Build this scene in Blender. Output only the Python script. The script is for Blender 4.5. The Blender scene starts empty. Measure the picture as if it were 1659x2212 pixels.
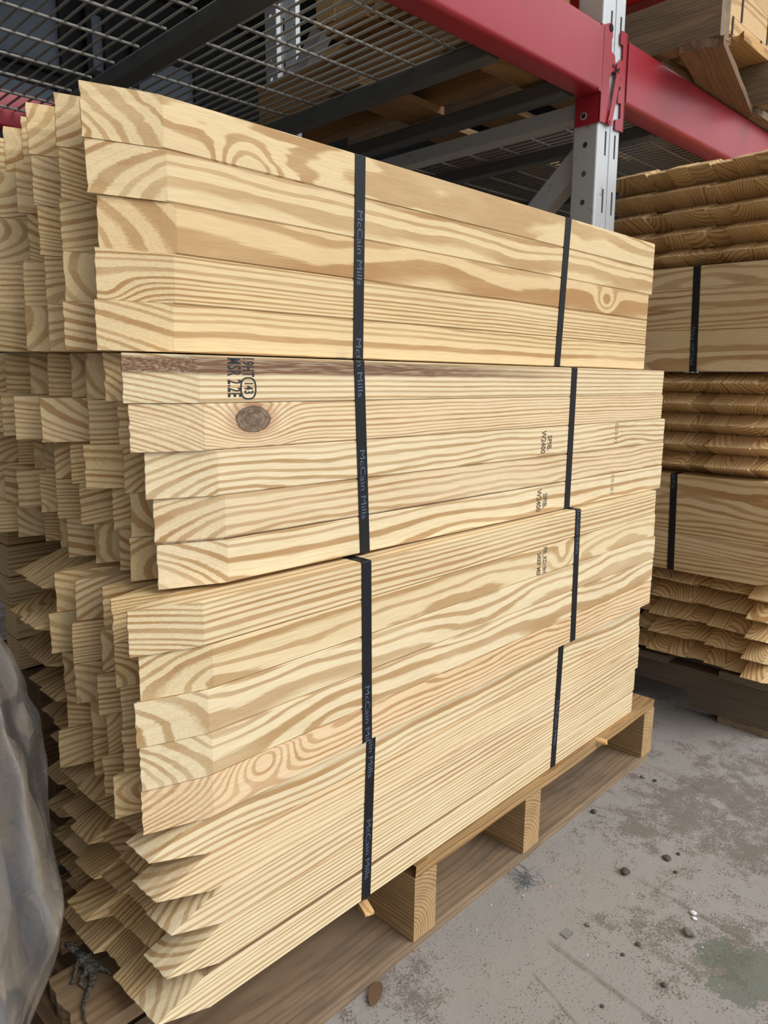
import bpy, bmesh, math, random
from mathutils import Vector, Matrix, Euler, noise as mnoise

S = bpy.context.scene
C = S.collection
rng = random.Random(7)
FLOOR = -0.121
SZ = 0.0381

# ------------------------------------------------------------------ camera
F_PX, W_PX, H_PX = 1597.69, 1659.0, 2212.0
cd = bpy.data.cameras.new('camera')
cam = bpy.data.objects.new('camera', cd)
C.objects.link(cam)
S.camera = cam
cd.sensor_fit = 'VERTICAL'
cd.sensor_height = 36.0
cd.sensor_width = 27.0
cd.lens = 36.0 * F_PX / H_PX
cd.clip_start = 0.02
cd.clip_end = 100
r_ = Vector((0.6907, -0.7231, 0.0114)).normalized()
u_ = Vector((0.1233, 0.1333, 0.9834)).normalized()
f_ = r_.cross(u_) * -1
f_ = u_.cross(r_).normalized()
u_ = r_.cross(f_).normalized()
cam.matrix_world = Matrix(((r_.x, u_.x, -f_.x, 0.0824), (r_.y, u_.y, -f_.y, -0.5056), (r_.z, u_.z, -f_.z, 0.5621), (0, 0, 0, 1)))
cd.dof.use_dof = True
cd.dof.focus_distance = 0.72
cd.dof.aperture_fstop = cd.lens / 1.3

# ------------------------------------------------------------------ light
w = bpy.data.worlds.new('overcast_sky')
S.world = w
w.use_nodes = True
bg = w.node_tree.nodes['Background']
bg.inputs[0].default_value = (0.93, 0.96, 1.0, 1)
_n = w.node_tree.nodes
_l = w.node_tree.links
_tc = _n.new('ShaderNodeTexCoord')
_sp = _n.new('ShaderNodeSeparateXYZ')
_l.new(_tc.outputs['Generated'], _sp.inputs[0])
_a = _n.new('ShaderNodeMapRange')          # brighter sky over the open yard (-y), dim over the building
_d = _n.new('ShaderNodeMath')
_d.operation = 'MULTIPLY_ADD'
_l.new(_sp.outputs[0], _d.inputs[0])
_d.inputs[1].default_value = -0.45
_l.new(_sp.outputs[1], _d.inputs[2])
_l.new(_d.outputs[0], _a.inputs[0])
for _i, _v in enumerate((-0.9, 0.35, 1.45, 0.10)):
    _a.inputs[1 + _i].default_value = _v
_b = _n.new('ShaderNodeMapRange')          # below the horizon the ground is darker
_l.new(_sp.outputs[2], _b.inputs[0])
for _i, _v in enumerate((-0.1, 0.15, 0.45, 1.0)):
    _b.inputs[1 + _i].default_value = _v
_m = _n.new('ShaderNodeMath')
_m.operation = 'MULTIPLY'
_l.new(_a.outputs[0], _m.inputs[0])
_l.new(_b.outputs[0], _m.inputs[1])
_l.new(_m.outputs[0], bg.inputs[1])


def sun(name, d, strength, angle, col):
    l = bpy.data.lights.new(name, 'SUN')
    l.energy = strength
    l.angle = math.radians(angle)
    l.color = col
    o = bpy.data.objects.new(name, l)
    C.objects.link(o)
    o.rotation_euler = Vector(d).to_track_quat('-Z', 'Y').to_euler()
    return o


sun('overcast_daylight', (-0.22, 0.70, -0.64), 1.95, 40, (1.0, 0.98, 0.94))

S.view_settings.view_transform = 'Standard'
S.view_settings.look = 'None'
S.view_settings.gamma = 1
S.view_settings.exposure = 0.0
S.view_settings.use_curve_mapping = False
S.cycles.max_bounces = 8
S.cycles.transparent_max_bounces = 12


# ------------------------------------------------------------------ node helpers
class T:
    """a shader node tree with arithmetic on sockets"""
    def __init__(self, name):
        self.m = bpy.data.materials.new(name)
        self.m.use_nodes = True
        self.t = self.m.node_tree
        self.b = self.t.nodes['Principled BSDF']
        self.b.inputs['Roughness'].default_value = 0.6

    def n(self, kind, **kw):
        nd = self.t.nodes.new(kind)
        for k, v in kw.items():
            setattr(nd, k, v)
        return nd

    def put(self, sock, v):
        if isinstance(v, bpy.types.NodeSocket):
            self.t.links.new(v, sock)
        elif v is not None:
            if sock.type == 'RGBA' and len(v) == 3:
                v = (*v, 1)
            sock.default_value = v

    def math(self, op, a, b=None, c=None, clamp=False):
        nd = self.n('ShaderNodeMath', operation=op, use_clamp=clamp)
        self.put(nd.inputs[0], a)
        if b is not None:
            self.put(nd.inputs[1], b)
        if c is not None:
            self.put(nd.inputs[2], c)
        return nd.outputs[0]

    def add(self, a, b): return self.math('ADD', a, b)
    def sub(self, a, b): return self.math('SUBTRACT', a, b)
    def mul(self, a, b): return self.math('MULTIPLY', a, b)
    def div(self, a, b): return self.math('DIVIDE', a, b)

    def ramp(self, v, a, b, lo=0.0, hi=1.0):
        nd = self.n('ShaderNodeMapRange', interpolation_type='SMOOTHSTEP')
        self.put(nd.inputs[0], v)
        for i, x in enumerate((a, b, lo, hi)):
            self.put(nd.inputs[1 + i], x)
        return nd.outputs[0]

    def mix(self, f, a, b, mode='MIX'):
        nd = self.n('ShaderNodeMix', data_type='RGBA', blend_type=mode)
        self.put(nd.inputs[0], f)
        self.put(nd.inputs[6], a)
        self.put(nd.inputs[7], b)
        return nd.outputs[2]

    def vec(self, x, y, z):
        nd = self.n('ShaderNodeCombineXYZ')
        for i, v in enumerate((x, y, z)):
            self.put(nd.inputs[i], v)
        return nd.outputs[0]

    def split(self, v):
        nd = self.n('ShaderNodeSeparateXYZ')
        self.put(nd.inputs[0], v)
        return nd.outputs

    def vop(self, op, a, b):
        nd = self.n('ShaderNodeVectorMath', operation=op)
        self.put(nd.inputs[0], a)
        self.put(nd.inputs[1], b)
        return nd.outputs[0]

    def noise(self, v, scale=1.0, detail=2.0, rough=0.5, wv=None):
        nd = self.n('ShaderNodeTexNoise', noise_dimensions='4D' if wv is not None else '3D')
        self.put(nd.inputs['Vector'], v)
        nd.inputs['Scale'].default_value = scale
        nd.inputs['Detail'].default_value = detail
        nd.inputs['Roughness'].default_value = rough
        if wv is not None:
            self.put(nd.inputs['W'], wv)
        return nd

    def attr(self, name):
        nd = self.n('ShaderNodeAttribute', attribute_type='OBJECT', attribute_name=name)
        return nd

    def obj(self):
        return self.n('ShaderNodeTexCoord').outputs['Object']

    def bump(self, h, strength, dist):
        nd = self.n('ShaderNodeBump')
        nd.inputs['Strength'].default_value = strength
        nd.inputs['Distance'].default_value = dist
        self.put(nd.inputs['Height'], h)
        self.put(self.b.inputs['Normal'], nd.outputs[0])


def wood(name, pale, late, rough=0.62, weather=0.0, dirt=(0.08, 0.06, 0.045)):
    """growth rings around a pith axis parallel to local x; read from each object's own properties"""
    t = T(name)
    P = t.obj()
    X, Y0, Z0 = t.split(P)
    pith = t.split(t.attr('pith').outputs['Vector'])
    hz = pith[2]                                            # 1 when the stake is rolled a quarter turn
    hn = t.sub(1.0, hz)
    Y = t.sub(t.mul(Y0, hn), t.mul(Z0, hz))
    Z = t.add(t.mul(Z0, hn), t.mul(Y0, hz))
    g = t.split(t.attr('grain').outputs['Vector'])        # spacing, wave, seed
    tint = t.attr('tint').outputs['Color']
    kn = t.split(t.attr('knot').outputs['Vector'])         # x, z, radius
    st = t.split(t.attr('streak').outputs['Vector'])       # z, half width, strength
    seed = g[2]
    n1 = t.noise(t.vec(t.mul(X, 3.4), t.mul(Y, 7.0), t.mul(Z, 7.0)), 1.0, 1.5, 0.5, seed)
    a, b, _ = t.split(n1.outputs['Color'])
    n2 = t.noise(t.vec(t.mul(X, 14.0), t.mul(Y, 60.0), t.mul(Z, 60.0)), 1.0, 2.0, 0.5, seed)
    a2, b2, _ = t.split(n2.outputs['Color'])
    wv = g[1]
    dy = t.add(t.sub(Y, pith[0]), t.mul(t.add(t.sub(a, 0.5), t.mul(t.sub(a2, 0.5), 0.16)), wv))
    dz = t.add(t.sub(Z, pith[1]), t.mul(t.add(t.sub(b, 0.5), t.mul(t.sub(b2, 0.5), 0.16)), wv))
    rr = t.math('SQRT', t.add(t.mul(dy, dy), t.mul(dz, dz)))
    # rings swing round a knot
    kr = t.math('MAXIMUM', t.math('ABSOLUTE', kn[2]), 1e-5)
    kx = t.mul(t.sub(X, kn[0]), 0.62)
    kz = t.sub(Z, kn[1])
    kd = t.math('SQRT', t.add(t.mul(kx, kx), t.mul(kz, kz)))
    q = t.div(kd, kr)
    bulge = t.mul(kr, t.mul(1.6, t.math('EXPONENT', t.mul(-0.32, t.mul(q, q)))))
    rr = t.add(rr, bulge)
    n3 = t.noise(t.vec(t.mul(rr, 55.0), seed, 0.0), 1.0, 1.0)
    ph = t.add(t.div(rr, g[0]), t.mul(t.sub(n3.outputs[0], 0.5), 3.0))
    s = t.math('FRACT', ph)
    nf = t.noise(t.vec(t.mul(X, 30.0), t.mul(Y, 900.0), t.mul(Z, 900.0)), 1.0, 1.0, 0.5, seed)
    s = t.add(s, t.add(t.mul(t.sub(a2, 0.5), 0.12), t.mul(t.sub(nf.outputs[0], 0.5), 0.16)))
    up = t.ramp(s, 0.46, 0.64)
    dn = t.ramp(s, 0.91, 1.0, 1.0, 0.0)
    lw = t.mul(up, dn)
    wn = t.n('ShaderNodeTexWhiteNoise', noise_dimensions='1D')
    t.put(wn.inputs['W'], t.add(t.math('FLOOR', ph), t.mul(seed, 3.7)))
    ring = wn.outputs['Value']
    lw = t.mul(lw, t.ramp(ring, 0.0, 1.0, 0.72, 1.05))
    # a thin pale false ring inside some bands
    fine = t.math('ABSOLUTE', t.sub(t.math('FRACT', t.mul(ph, 5.0)), 0.5))
    lw = t.math('MAXIMUM', lw, t.mul(t.ramp(fine, 0.30, 0.5, 0.0, 0.20), t.ramp(ring, 0.45, 0.75)))
    n4 = t.noise(t.vec(t.mul(X, 5.0), t.mul(Y, 25.0), t.mul(Z, 25.0)), 1.0, 2.0, 0.5, seed)
    lw = t.mul(lw, t.ramp(n4.outputs[0], 0.3, 0.65, 0.55, 1.0))
    col = t.mix(lw, pale, late)
    # resin-tan broad patches and fine fibre
    col = t.mix(t.mul(t.ramp(n4.outputs[0], 0.48, 0.75), 0.30), col, tuple(0.5 * (x + y) for x, y in zip(pale, late)))
    n5 = t.noise(t.vec(t.mul(X, 40.0), t.mul(Y, 1100.0), t.mul(Z, 1100.0)), 1.0, 1.0, 0.5, seed)
    fib = t.ramp(n5.outputs[0], 0.2, 0.8, 0.90, 1.06)
    col = t.mix(1.0, col, t.vec(fib, fib, fib), 'MULTIPLY')
    col = t.mix(1.0, col, tint, 'MULTIPLY')
    # streak of pitch
    sd = t.math('ABSOLUTE', t.div(t.add(t.sub(Z, st[0]), t.mul(t.sub(b2, 0.5), 0.004)), t.math('MAXIMUM', st[1], 1e-5)))
    sm = t.mul(t.mul(t.ramp(sd, 0.55, 1.1, 1.0, 0.0), st[2]), t.ramp(t.add(X, t.mul(Z, 6.0)), 0.34, 0.78, 1.0, 0.0))
    sm = t.mul(sm, t.ramp(n5.outputs[0], 0.25, 0.6, 0.5, 1.0))
    col = t.mix(sm, col, (0.15, 0.065, 0.035))
    # knot: dark ring, brown heart
    front = t.ramp(Y, -0.0175, -0.012, 1.0, 0.0)
    nk = t.noise(P, 230.0, 5.0, 0.65)
    q2 = t.add(q, t.mul(t.sub(nk.outputs[0], 0.5), 0.25))
    kmask = t.mul(t.ramp(q2, 0.88, 1.02, 1.0, 0.0), front)
    kring = t.mul(t.ramp(q2, 1.0, 1.75, 1.0, 0.0), front)
    kmask = t.mul(kmask, t.ramp(kn[2], 0.001, 0.002))
    kring = t.mul(kring, t.ramp(kn[2], 0.001, 0.002))
    col = t.mix(t.mul(kring, 0.5), col, (0.42, 0.20, 0.12))
    kc = t.mix(t.ramp(nk.outputs[0], 0.35, 0.65), (0.13, 0.085, 0.055), (0.27, 0.195, 0.13))
    kc = t.mix(t.mul(t.ramp(t.math('FRACT', t.mul(q2, 4.2)), 0.6, 0.9), 0.45), kc, (0.10, 0.05, 0.035))
    kc = t.mix(t.ramp(q2, 0.84, 0.97), kc, (0.045, 0.022, 0.015))
    col = t.mix(kmask, col, kc)
    if weather > 0:
        n6 = t.noise(t.vec(t.mul(X, 9.0), t.mul(Y, 40.0), t.mul(Z, 40.0)), 1.0, 5.0, 0.65, seed)
        col = t.mix(t.mul(t.ramp(n6.outputs[0], 0.40, 0.72), weather), col, dirt)
    t.put(t.b.inputs['Base Color'], col)
    t.b.inputs['Roughness'].default_value = rough
    t.b.inputs['Specular IOR Level'].default_value = 0.3
    t.bump(t.add(t.mul(lw, 0.6), n5.outputs[0]), 0.25, 0.0004)
    return t.m


def plain(name, col, rough=0.5, metal=0.0, spec=0.5):
    t = T(name)
    t.b.inputs['Base Color'].default_value = (*col, 1)
    t.b.inputs['Roughness'].default_value = rough
    t.b.inputs['Metallic'].default_value = metal
    t.b.inputs['Specular IOR Level'].default_value = spec
    return t.m


# pale early wood and tan late wood of planed southern pine
PALE, LATE = (0.84, 0.695, 0.445), (0.45, 0.262, 0.105)
M_PINE = wood('planed_pine', PALE, LATE)
M_PALLET = wood('pallet_pine', (0.50, 0.33, 0.16), (0.27, 0.15, 0.06), 0.75, 0.35, (0.17, 0.125, 0.085))
M_OLD = wood('weathered_wood', (0.27, 0.205, 0.14), (0.19, 0.135, 0.085), 0.85, 0.6, (0.10, 0.085, 0.07))
M_DARKWOOD = wood('dark_treated_wood', (0.17, 0.10, 0.055), (0.07, 0.038, 0.02), 0.8, 0.4, (0.05, 0.035, 0.025))
M_PLY = wood('plywood', (0.52, 0.35, 0.18), (0.36, 0.22, 0.10), 0.7, 0.25, (0.25, 0.17, 0.10))


def painted(name, col, chip, amount, rough=0.42):
    t = T(name)
    P = t.obj()
    n = t.noise(P, 60.0, 4.0, 0.6)
    n2 = t.noise(P, 9.0, 3.0, 0.5)
    m = t.mul(t.ramp(n.outputs[0], 0.70 - amount, 0.73 - amount), t.ramp(n2.outputs[0], 0.50, 0.60))
    c = t.mix(t.ramp(n2.outputs[0], 0.3, 0.7), col, tuple(x * 0.82 for x in col))
    t.put(t.b.inputs['Base Color'], t.mix(m, c, chip))
    t.b.inputs['Roughness'].default_value = rough
    return t.m


M_RED = painted('red_enamel', (0.36, 0.020, 0.034), (0.10, 0.035, 0.025), 0.0, 0.36)
M_REDBOX = plain('bright_red_plastic', (0.42, 0.006, 0.010), 0.3)


def galvanised():
    t = T('galvanised_steel')
    P = t.obj()
    v = t.n('ShaderNodeTexVoronoi')
    t.put(v.inputs['Vector'], P)
    v.inputs['Scale'].default_value = 260
    n = t.noise(P, 30.0, 4.0, 0.6)
    c = t.mix(t.mul(v.outputs['Distance'], 0.35), (0.58, 0.60, 0.61), (0.44, 0.46, 0.47))
    c = t.mix(t.ramp(n.outputs[0], 0.62, 0.70, 0, 0.6), c, (0.25, 0.22, 0.18))
    t.put(t.b.inputs['Base Color'], c)
    t.b.inputs['Metallic'].default_value = 0.35
    t.b.inputs['Roughness'].default_value = 0.5
    return t.m


M_GALV = galvanised()
M_DULL = plain('dull_grey_steel', (0.12, 0.125, 0.125), 0.55, 0.3)
M_WIRE = painted('wire_steel', (0.30, 0.29, 0.265), (0.18, 0.11, 0.06), 0.05, 0.5)
M_INK = plain('black_ink', (0.025, 0.027, 0.03), 0.7)
M_INK_FAINT = plain('faded_ink', (0.14, 0.10, 0.07), 0.7)
M_INK_PALE = plain('very_faded_ink', (0.38, 0.29, 0.18), 0.7)
M_PRINT = plain('grey_blue_print', (0.085, 0.115, 0.17), 0.5)
M_DARK = plain('hole_shadow_black', (0.01, 0.01, 0.011), 0.9)


def strap_mat():
    t = T('black_polyester_strap')
    X, Y, Z = t.split(t.obj())
    a = t.math('SINE', t.mul(t.add(Z, t.mul(X, 0.6)), 4200.0))
    b = t.math('SINE', t.mul(t.sub(X, t.mul(Z, 0.2)), 3600.0))
    h = t.mul(a, b)
    t.put(t.b.inputs['Base Color'], t.mix(t.ramp(h, -0.6, 0.8), (0.004, 0.0045, 0.006), (0.013, 0.0145, 0.018)))
    t.b.inputs['Roughness'].default_value = 0.45
    t.b.inputs['Specular IOR Level'].default_value = 0.3
    t.bump(h, 0.4, 0.0003)
    return t.m


M_STRAP = strap_mat()


def concrete():
    t = T('stained_concrete')
    P = t.n('ShaderNodeNewGeometry').outputs['Position']
    X, Y, Z = t.split(P)
    n1 = t.noise(P, 2.6, 4.0, 0.55)
    n2 = t.noise(P, 14.0, 6.0, 0.70)
    n3 = t.noise(P, 330.0, 3.0, 0.65)
    n4 = t.noise(P, 45.0, 5.0, 0.7)
    base = t.mix(t.ramp(n1.outputs[0], 0.3, 0.7), (0.29, 0.268, 0.240), (0.34, 0.318, 0.296))
    base = t.mix(t.mul(t.ramp(n2.outputs[0], 0.50, 0.62), 0.35), base, (0.335, 0.285, 0.26))
    dirt = t.ramp(t.add(t.add(t.mul(n1.outputs[0], 0.40), t.mul(n2.outputs[0], 0.30)), t.add(t.mul(n4.outputs[0], 0.22), t.mul(n3.outputs[0], 0.22))), 0.578, 0.625)
    base = t.mix(t.mul(dirt, 0.62), base, (0.115, 0.086, 0.064))
    # dark grit
    grit = t.mul(t.ramp(n3.outputs[0], 0.57, 0.64), t.ramp(n4.outputs[0], 0.42, 0.56))
    base = t.mix(t.mul(grit, 0.7), base, (0.075, 0.065, 0.055))
    # drag scratches roughly square to the stack front
    sc = t.noise(t.vec(t.mul(t.sub(X, t.mul(Y, -0.16)), 260.0), t.mul(Y, 5.0), 0.0), 1.0, 2.0)
    base = t.mix(t.mul(t.ramp(sc.outputs[0], 0.68, 0.74), 0.4), base, (0.20, 0.18, 0.155))

    def groove(x0, y0, x1, y1, wd):
        # soft dirty line between two floor points
        dx, dy = x1 - x0, y1 - y0
        L = math.hypot(dx, dy)
        dx /= L
        dy /= L
        ax = t.sub(X, x0)
        ay = t.sub(Y, y0)
        al = t.add(t.mul(ax, dx), t.mul(ay, dy))
        ac = t.math('ABSOLUTE', t.add(t.sub(t.mul(ax, -dy), t.mul(ay, -dx)), t.mul(t.sub(n4.outputs[0], 0.5), 0.008)))
        inside = t.mul(t.ramp(al, -0.004, 0.004), t.ramp(al, L - 0.004, L + 0.004, 1.0, 0.0))
        return t.mul(inside, t.ramp(ac, wd * 0.35, wd, 1.0, 0.0))
    gs = None
    for a in ((1.306, -0.006, 1.20, -0.46, 0.0035), (0.994, -0.126, 0.965, -0.40, 0.006), (0.807, -0.102, 0.770, -0.36, 0.0055),
              (1.114, 0.001, 1.156, -0.147, 0.002), (0.751, -0.117, 0.72, -0.20, 0.003), (1.31, -0.02, 1.255, -0.223, 0.0022)):
        q = groove(*a)
        gs = q if gs is None else t.math('MAXIMUM', gs, q)
    base = t.mix(t.mul(t.mul(gs, t.ramp(n4.outputs[0], 0.3, 0.6, 0.3, 1.0)), 0.55), base, (0.13, 0.115, 0.09))
    # green spill
    d1 = t.math('SQRT', t.add(t.mul(t.sub(X, 0.925), t.sub(X, 0.925)), t.mul(t.math('POWER', t.math('ABSOLUTE', t.add(Y, 0.285)), 2.0), 1.4)))
    gm = t.ramp(t.add(d1, t.add(t.mul(t.sub(n2.outputs[0], 0.5), 0.22), t.mul(t.sub(n4.outputs[0], 0.5), 0.06))), 0.040, 0.048, 1.0, 0.0)
    base = t.mix(t.mul(gm, 0.7), base, (0.10, 0.12, 0.085))
    t.put(t.b.inputs['Base Color'], base)
    t.b.inputs['Roughness'].default_value = 0.8
    t.bump(t.add(n3.outputs[0], t.mul(n4.outputs[0], 2.0)), 0.35, 0.0012)
    return t.m


M_CONC = concrete()


# ------------------------------------------------------------------ object helpers
def link(name, me, mat=None, parent=None, mw=None):
    o = bpy.data.objects.new(name, me)
    C.objects.link(o)
    if mat is not None and me is not None and not me.materials:
        me.materials.append(mat)
    if parent is not None:
        o.parent = parent
    if mw is not None:
        if parent is not None:
            o.matrix_local = mw
        else:
            o.matrix_world = mw
    return o


def tag(o, label, cat, group=None, kind=None):
    o['label'] = label
    if cat:
        o['category'] = cat
    if group:
        o['group'] = group
    if kind:
        o['kind'] = kind
    return o


def grain(o, pith=(0.0, 0.09), spacing=0.006, wave=0.012, seed=None, tint=(1, 1, 1), knot=(0, 0, 0), streak=(0, 0, 0), roll=0):
    o['pith'] = [float(pith[0]), float(pith[1]), float(roll)]
    o['grain'] = [float(spacing), float(wave), float(rng.uniform(0, 90) if seed is None else seed)]
    o['tint'] = [float(x) for x in tint]
    o['knot'] = [float(x) for x in knot]
    o['streak'] = [float(x) for x in streak]
    return o


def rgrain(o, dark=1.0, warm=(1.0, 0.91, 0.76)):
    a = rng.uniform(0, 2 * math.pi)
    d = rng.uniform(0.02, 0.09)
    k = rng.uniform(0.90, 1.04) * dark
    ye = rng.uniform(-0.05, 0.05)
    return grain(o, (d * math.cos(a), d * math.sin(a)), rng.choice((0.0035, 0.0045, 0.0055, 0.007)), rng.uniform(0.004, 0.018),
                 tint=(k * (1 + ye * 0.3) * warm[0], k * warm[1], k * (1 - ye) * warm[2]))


def bmnew():
    return bmesh.new()


def tomesh(bm, name):
    me = bpy.data.meshes.new(name)
    bmesh.ops.recalc_face_normals(bm, faces=bm.faces)
    bm.to_mesh(me)
    bm.free()
    return me


def box(bm, x0, x1, y0, y1, z0, z1):
    vs = [bm.verts.new((x, y, z)) for x in (x0, x1) for y in (y0, y1) for z in (z0, z1)]
    for f in ((0, 1, 3, 2), (4, 6, 7, 5), (0, 4, 5, 1), (2, 3, 7, 6), (0, 2, 6, 4), (1, 5, 7, 3)):
        bm.faces.new([vs[i] for i in f])
    return vs


def prism(bm, pts, axis, a, b):
    """polygon in the plane square to axis, extruded from a to b"""
    def P(u, v, w):
        return {'x': (w, u, v), 'y': (u, w, v), 'z': (u, v, w)}[axis]
    A = [bm.verts.new(P(u, v, a)) for u, v in pts]
    B = [bm.verts.new(P(u, v, b)) for u, v in pts]
    bm.faces.new(A)
    bm.faces.new(B[::-1])
    n = len(pts)
    for i in range(n):
        bm.faces.new((A[i], A[(i + 1) % n], B[(i + 1) % n], B[i]))


def bevel(bm, wd, seg=2):
    bmesh.ops.bevel(bm, geom=list(bm.edges), offset=wd, segments=seg, affect='EDGES', profile=0.6, clamp_overlap=True)


def tube(bm, p0, p1, r, n=8):
    p0, p1 = Vector(p0), Vector(p1)
    d = (p1 - p0).normalized()
    a = d.orthogonal().normalized()
    b = d.cross(a)
    R = []
    for p in (p0, p1):
        R.append([bm.verts.new(p + a * math.cos(2 * math.pi * i / n) * r + b * math.sin(2 * math.pi * i / n) * r) for i in range(n)])
    for i in range(n):
        bm.faces.new((R[0][i], R[0][(i + 1) % n], R[1][(i + 1) % n], R[1][i]))
    bm.faces.new(R[0][::-1])
    bm.faces.new(R[1])


def board_mesh(name, L, wd, h, ragged0=0.0, ragged1=0.0, jit=0.0, seed=1, bev=0.0015, nx=None):
    """sawn board, length along x from 0 to L, width along y, height along z, centred on y; ends may be broken"""
    rr = random.Random(seed)
    bm = bmnew()
    nx = nx or max(4, int(L / 0.02))
    ny = 8 if (ragged0 or ragged1) else 2
    xs = [L * i / nx for i in range(nx + 1)]
    ys = [-wd / 2 + wd * j / ny for j in range(ny + 1)]
    e0 = [rr.uniform(0, ragged0) for _ in ys]
    e1 = [rr.uniform(0, ragged1) for _ in ys]
    V = {}
    for k, z in enumerate((-h / 2, h / 2)):
        for j, y in enumerate(ys):
            for i, x in enumerate(xs):
                xx = x
                if i == 0:
                    xx = x + e0[j] + (rr.uniform(0, ragged0 * 0.4))
                if i == nx:
                    xx = x - e1[j] - (rr.uniform(0, ragged1 * 0.4))
                dy = (mnoise.noise(Vector((x * 9, seed * 3.1, k))) * jit) if j in (0, ny) else 0
                dz = mnoise.noise(Vector((x * 7, y * 15, seed * 1.7 + k))) * jit * 0.6
                V[i, j, k] = bm.verts.new((xx, y + dy, z + dz))
    for j in range(ny):
        for i in range(nx):
            bm.faces.new((V[i, j, 0], V[i, j + 1, 0], V[i + 1, j + 1, 0], V[i + 1, j, 0]))
            bm.faces.new((V[i, j, 1], V[i + 1, j, 1], V[i + 1, j + 1, 1], V[i, j + 1, 1]))
    for i in range(nx):
        bm.faces.new((V[i, 0, 0], V[i + 1, 0, 0], V[i + 1, 0, 1], V[i, 0, 1]))
        bm.faces.new((V[i, ny, 0], V[i, ny, 1], V[i + 1, ny, 1], V[i + 1, ny, 0]))
    for j in range(ny):
        bm.faces.new((V[0, j, 0], V[0, j, 1], V[0, j + 1, 1], V[0, j + 1, 0]))
        bm.faces.new((V[nx, j, 0], V[nx, j + 1, 0], V[nx, j + 1, 1], V[nx, j, 1]))
    return tomesh(bm, name)


def text_mesh(name, body, size, depth=0.00012, stretch=1.0, spacing=1.0, bold=0.0):
    cu = bpy.data.curves.new(name, 'FONT')
    cu.body = body
    cu.size = size
    cu.extrude = depth
    cu.space_character = spacing
    cu.offset = bold
    cu.resolution_u = 3
    o = bpy.data.objects.new('temporary_text', cu)
    C.objects.link(o)
    dg = bpy.context.evaluated_depsgraph_get()
    me = bpy.data.meshes.new_from_object(o.evaluated_get(dg))
    bpy.data.objects.remove(o)
    bpy.data.curves.remove(cu)
    me.name = name
    if stretch != 1.0:
        for v in me.vertices:
            v.co.x *= stretch
    return me


def clip(me, co, no):
    bm = bmnew()
    bm.from_mesh(me)
    bmesh.ops.bisect_plane(bm, geom=list(bm.verts) + list(bm.edges) + list(bm.faces), plane_co=co, plane_no=no, clear_outer=True)
    bm.to_mesh(me)
    bm.free()
    return me


# ------------------------------------------------------------------ the setting
def struct(name, bm, m):
    o = link(name, tomesh(bm, name), m)
    o['kind'] = 'structure'
    return o


b = bmnew()
box(b, -6, 9, -6, 3.7, FLOOR - 0.1, FLOOR)
struct('floor', b, M_CONC)
M_WALL = plain('dark_cladding', (0.018, 0.019, 0.022), 0.7)
M_FRAME = plain('dark_window_frame', (0.020, 0.021, 0.024), 0.5)


def glass_mat():
    t = T('grey_blue_window_glass')
    n = t.noise(t.obj(), 3.0, 3.0)
    t.put(t.b.inputs['Base Color'], t.mix(n.outputs[0], (0.22, 0.26, 0.33), (0.32, 0.37, 0.44)))
    t.b.inputs['Roughness'].default_value = 0.25
    return t.m


M_GLASS = glass_mat()
b = bmnew()
box(b, -6, 9, 3.62, 3.75, FLOOR, 2.75)
struct('wall_back', b, M_WALL)
b = bmnew()
box(b, -6, 9, 0.15, 3.75, 2.62, 2.75)
struct('added_shade_ceiling', b, M_WALL)  # unseen canopy, added to block sky light behind the rack front
b = bmnew()
box(b, 5.9, 6.0, 0.6, 3.62, FLOOR, 2.62)
struct('added_shade_wall_right', b, M_WALL)  # unseen side wall, added to help keep the interior dark
b = bmnew()
box(b, -1.45, -1.40, 1.25, 3.62, FLOOR, 2.62)
struct('added_shade_wall_left', b, M_WALL)  # unseen wall, added to block light coming in from the left
for i, (x0, x1, z0, z1) in enumerate(((1.25, 1.93, 2.10, 2.45), (1.25, 1.90, 1.72, 1.99), (2.10, 2.17, 2.14, 2.42), (2.36, 2.72, 1.98, 2.30))):
    r = bpy.data.objects.new('window_%d' % (i + 1), None)
    C.objects.link(r)
    r.location = (x0, 3.60, z0)
    r['kind'] = 'structure'
    b = bmnew()
    box(b, 0, x1 - x0, 0.0, 0.012, 0, z1 - z0)
    link('pane', tomesh(b, 'pane'), M_GLASS, r)
    b = bmnew()
    for (a0, a1, c0, c1) in ((-0.03, 0, -0.03, z1 - z0 + 0.03), (x1 - x0, x1 - x0 + 0.03, -0.03, z1 - z0 + 0.03), (0, x1 - x0, -0.03, 0), (0, x1 - x0, z1 - z0, z1 - z0 + 0.03)):
        box(b, a0, a1, -0.03, 0.02, c0, c1)
    link('frame', tomesh(b, 'frame'), M_FRAME, r)


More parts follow.
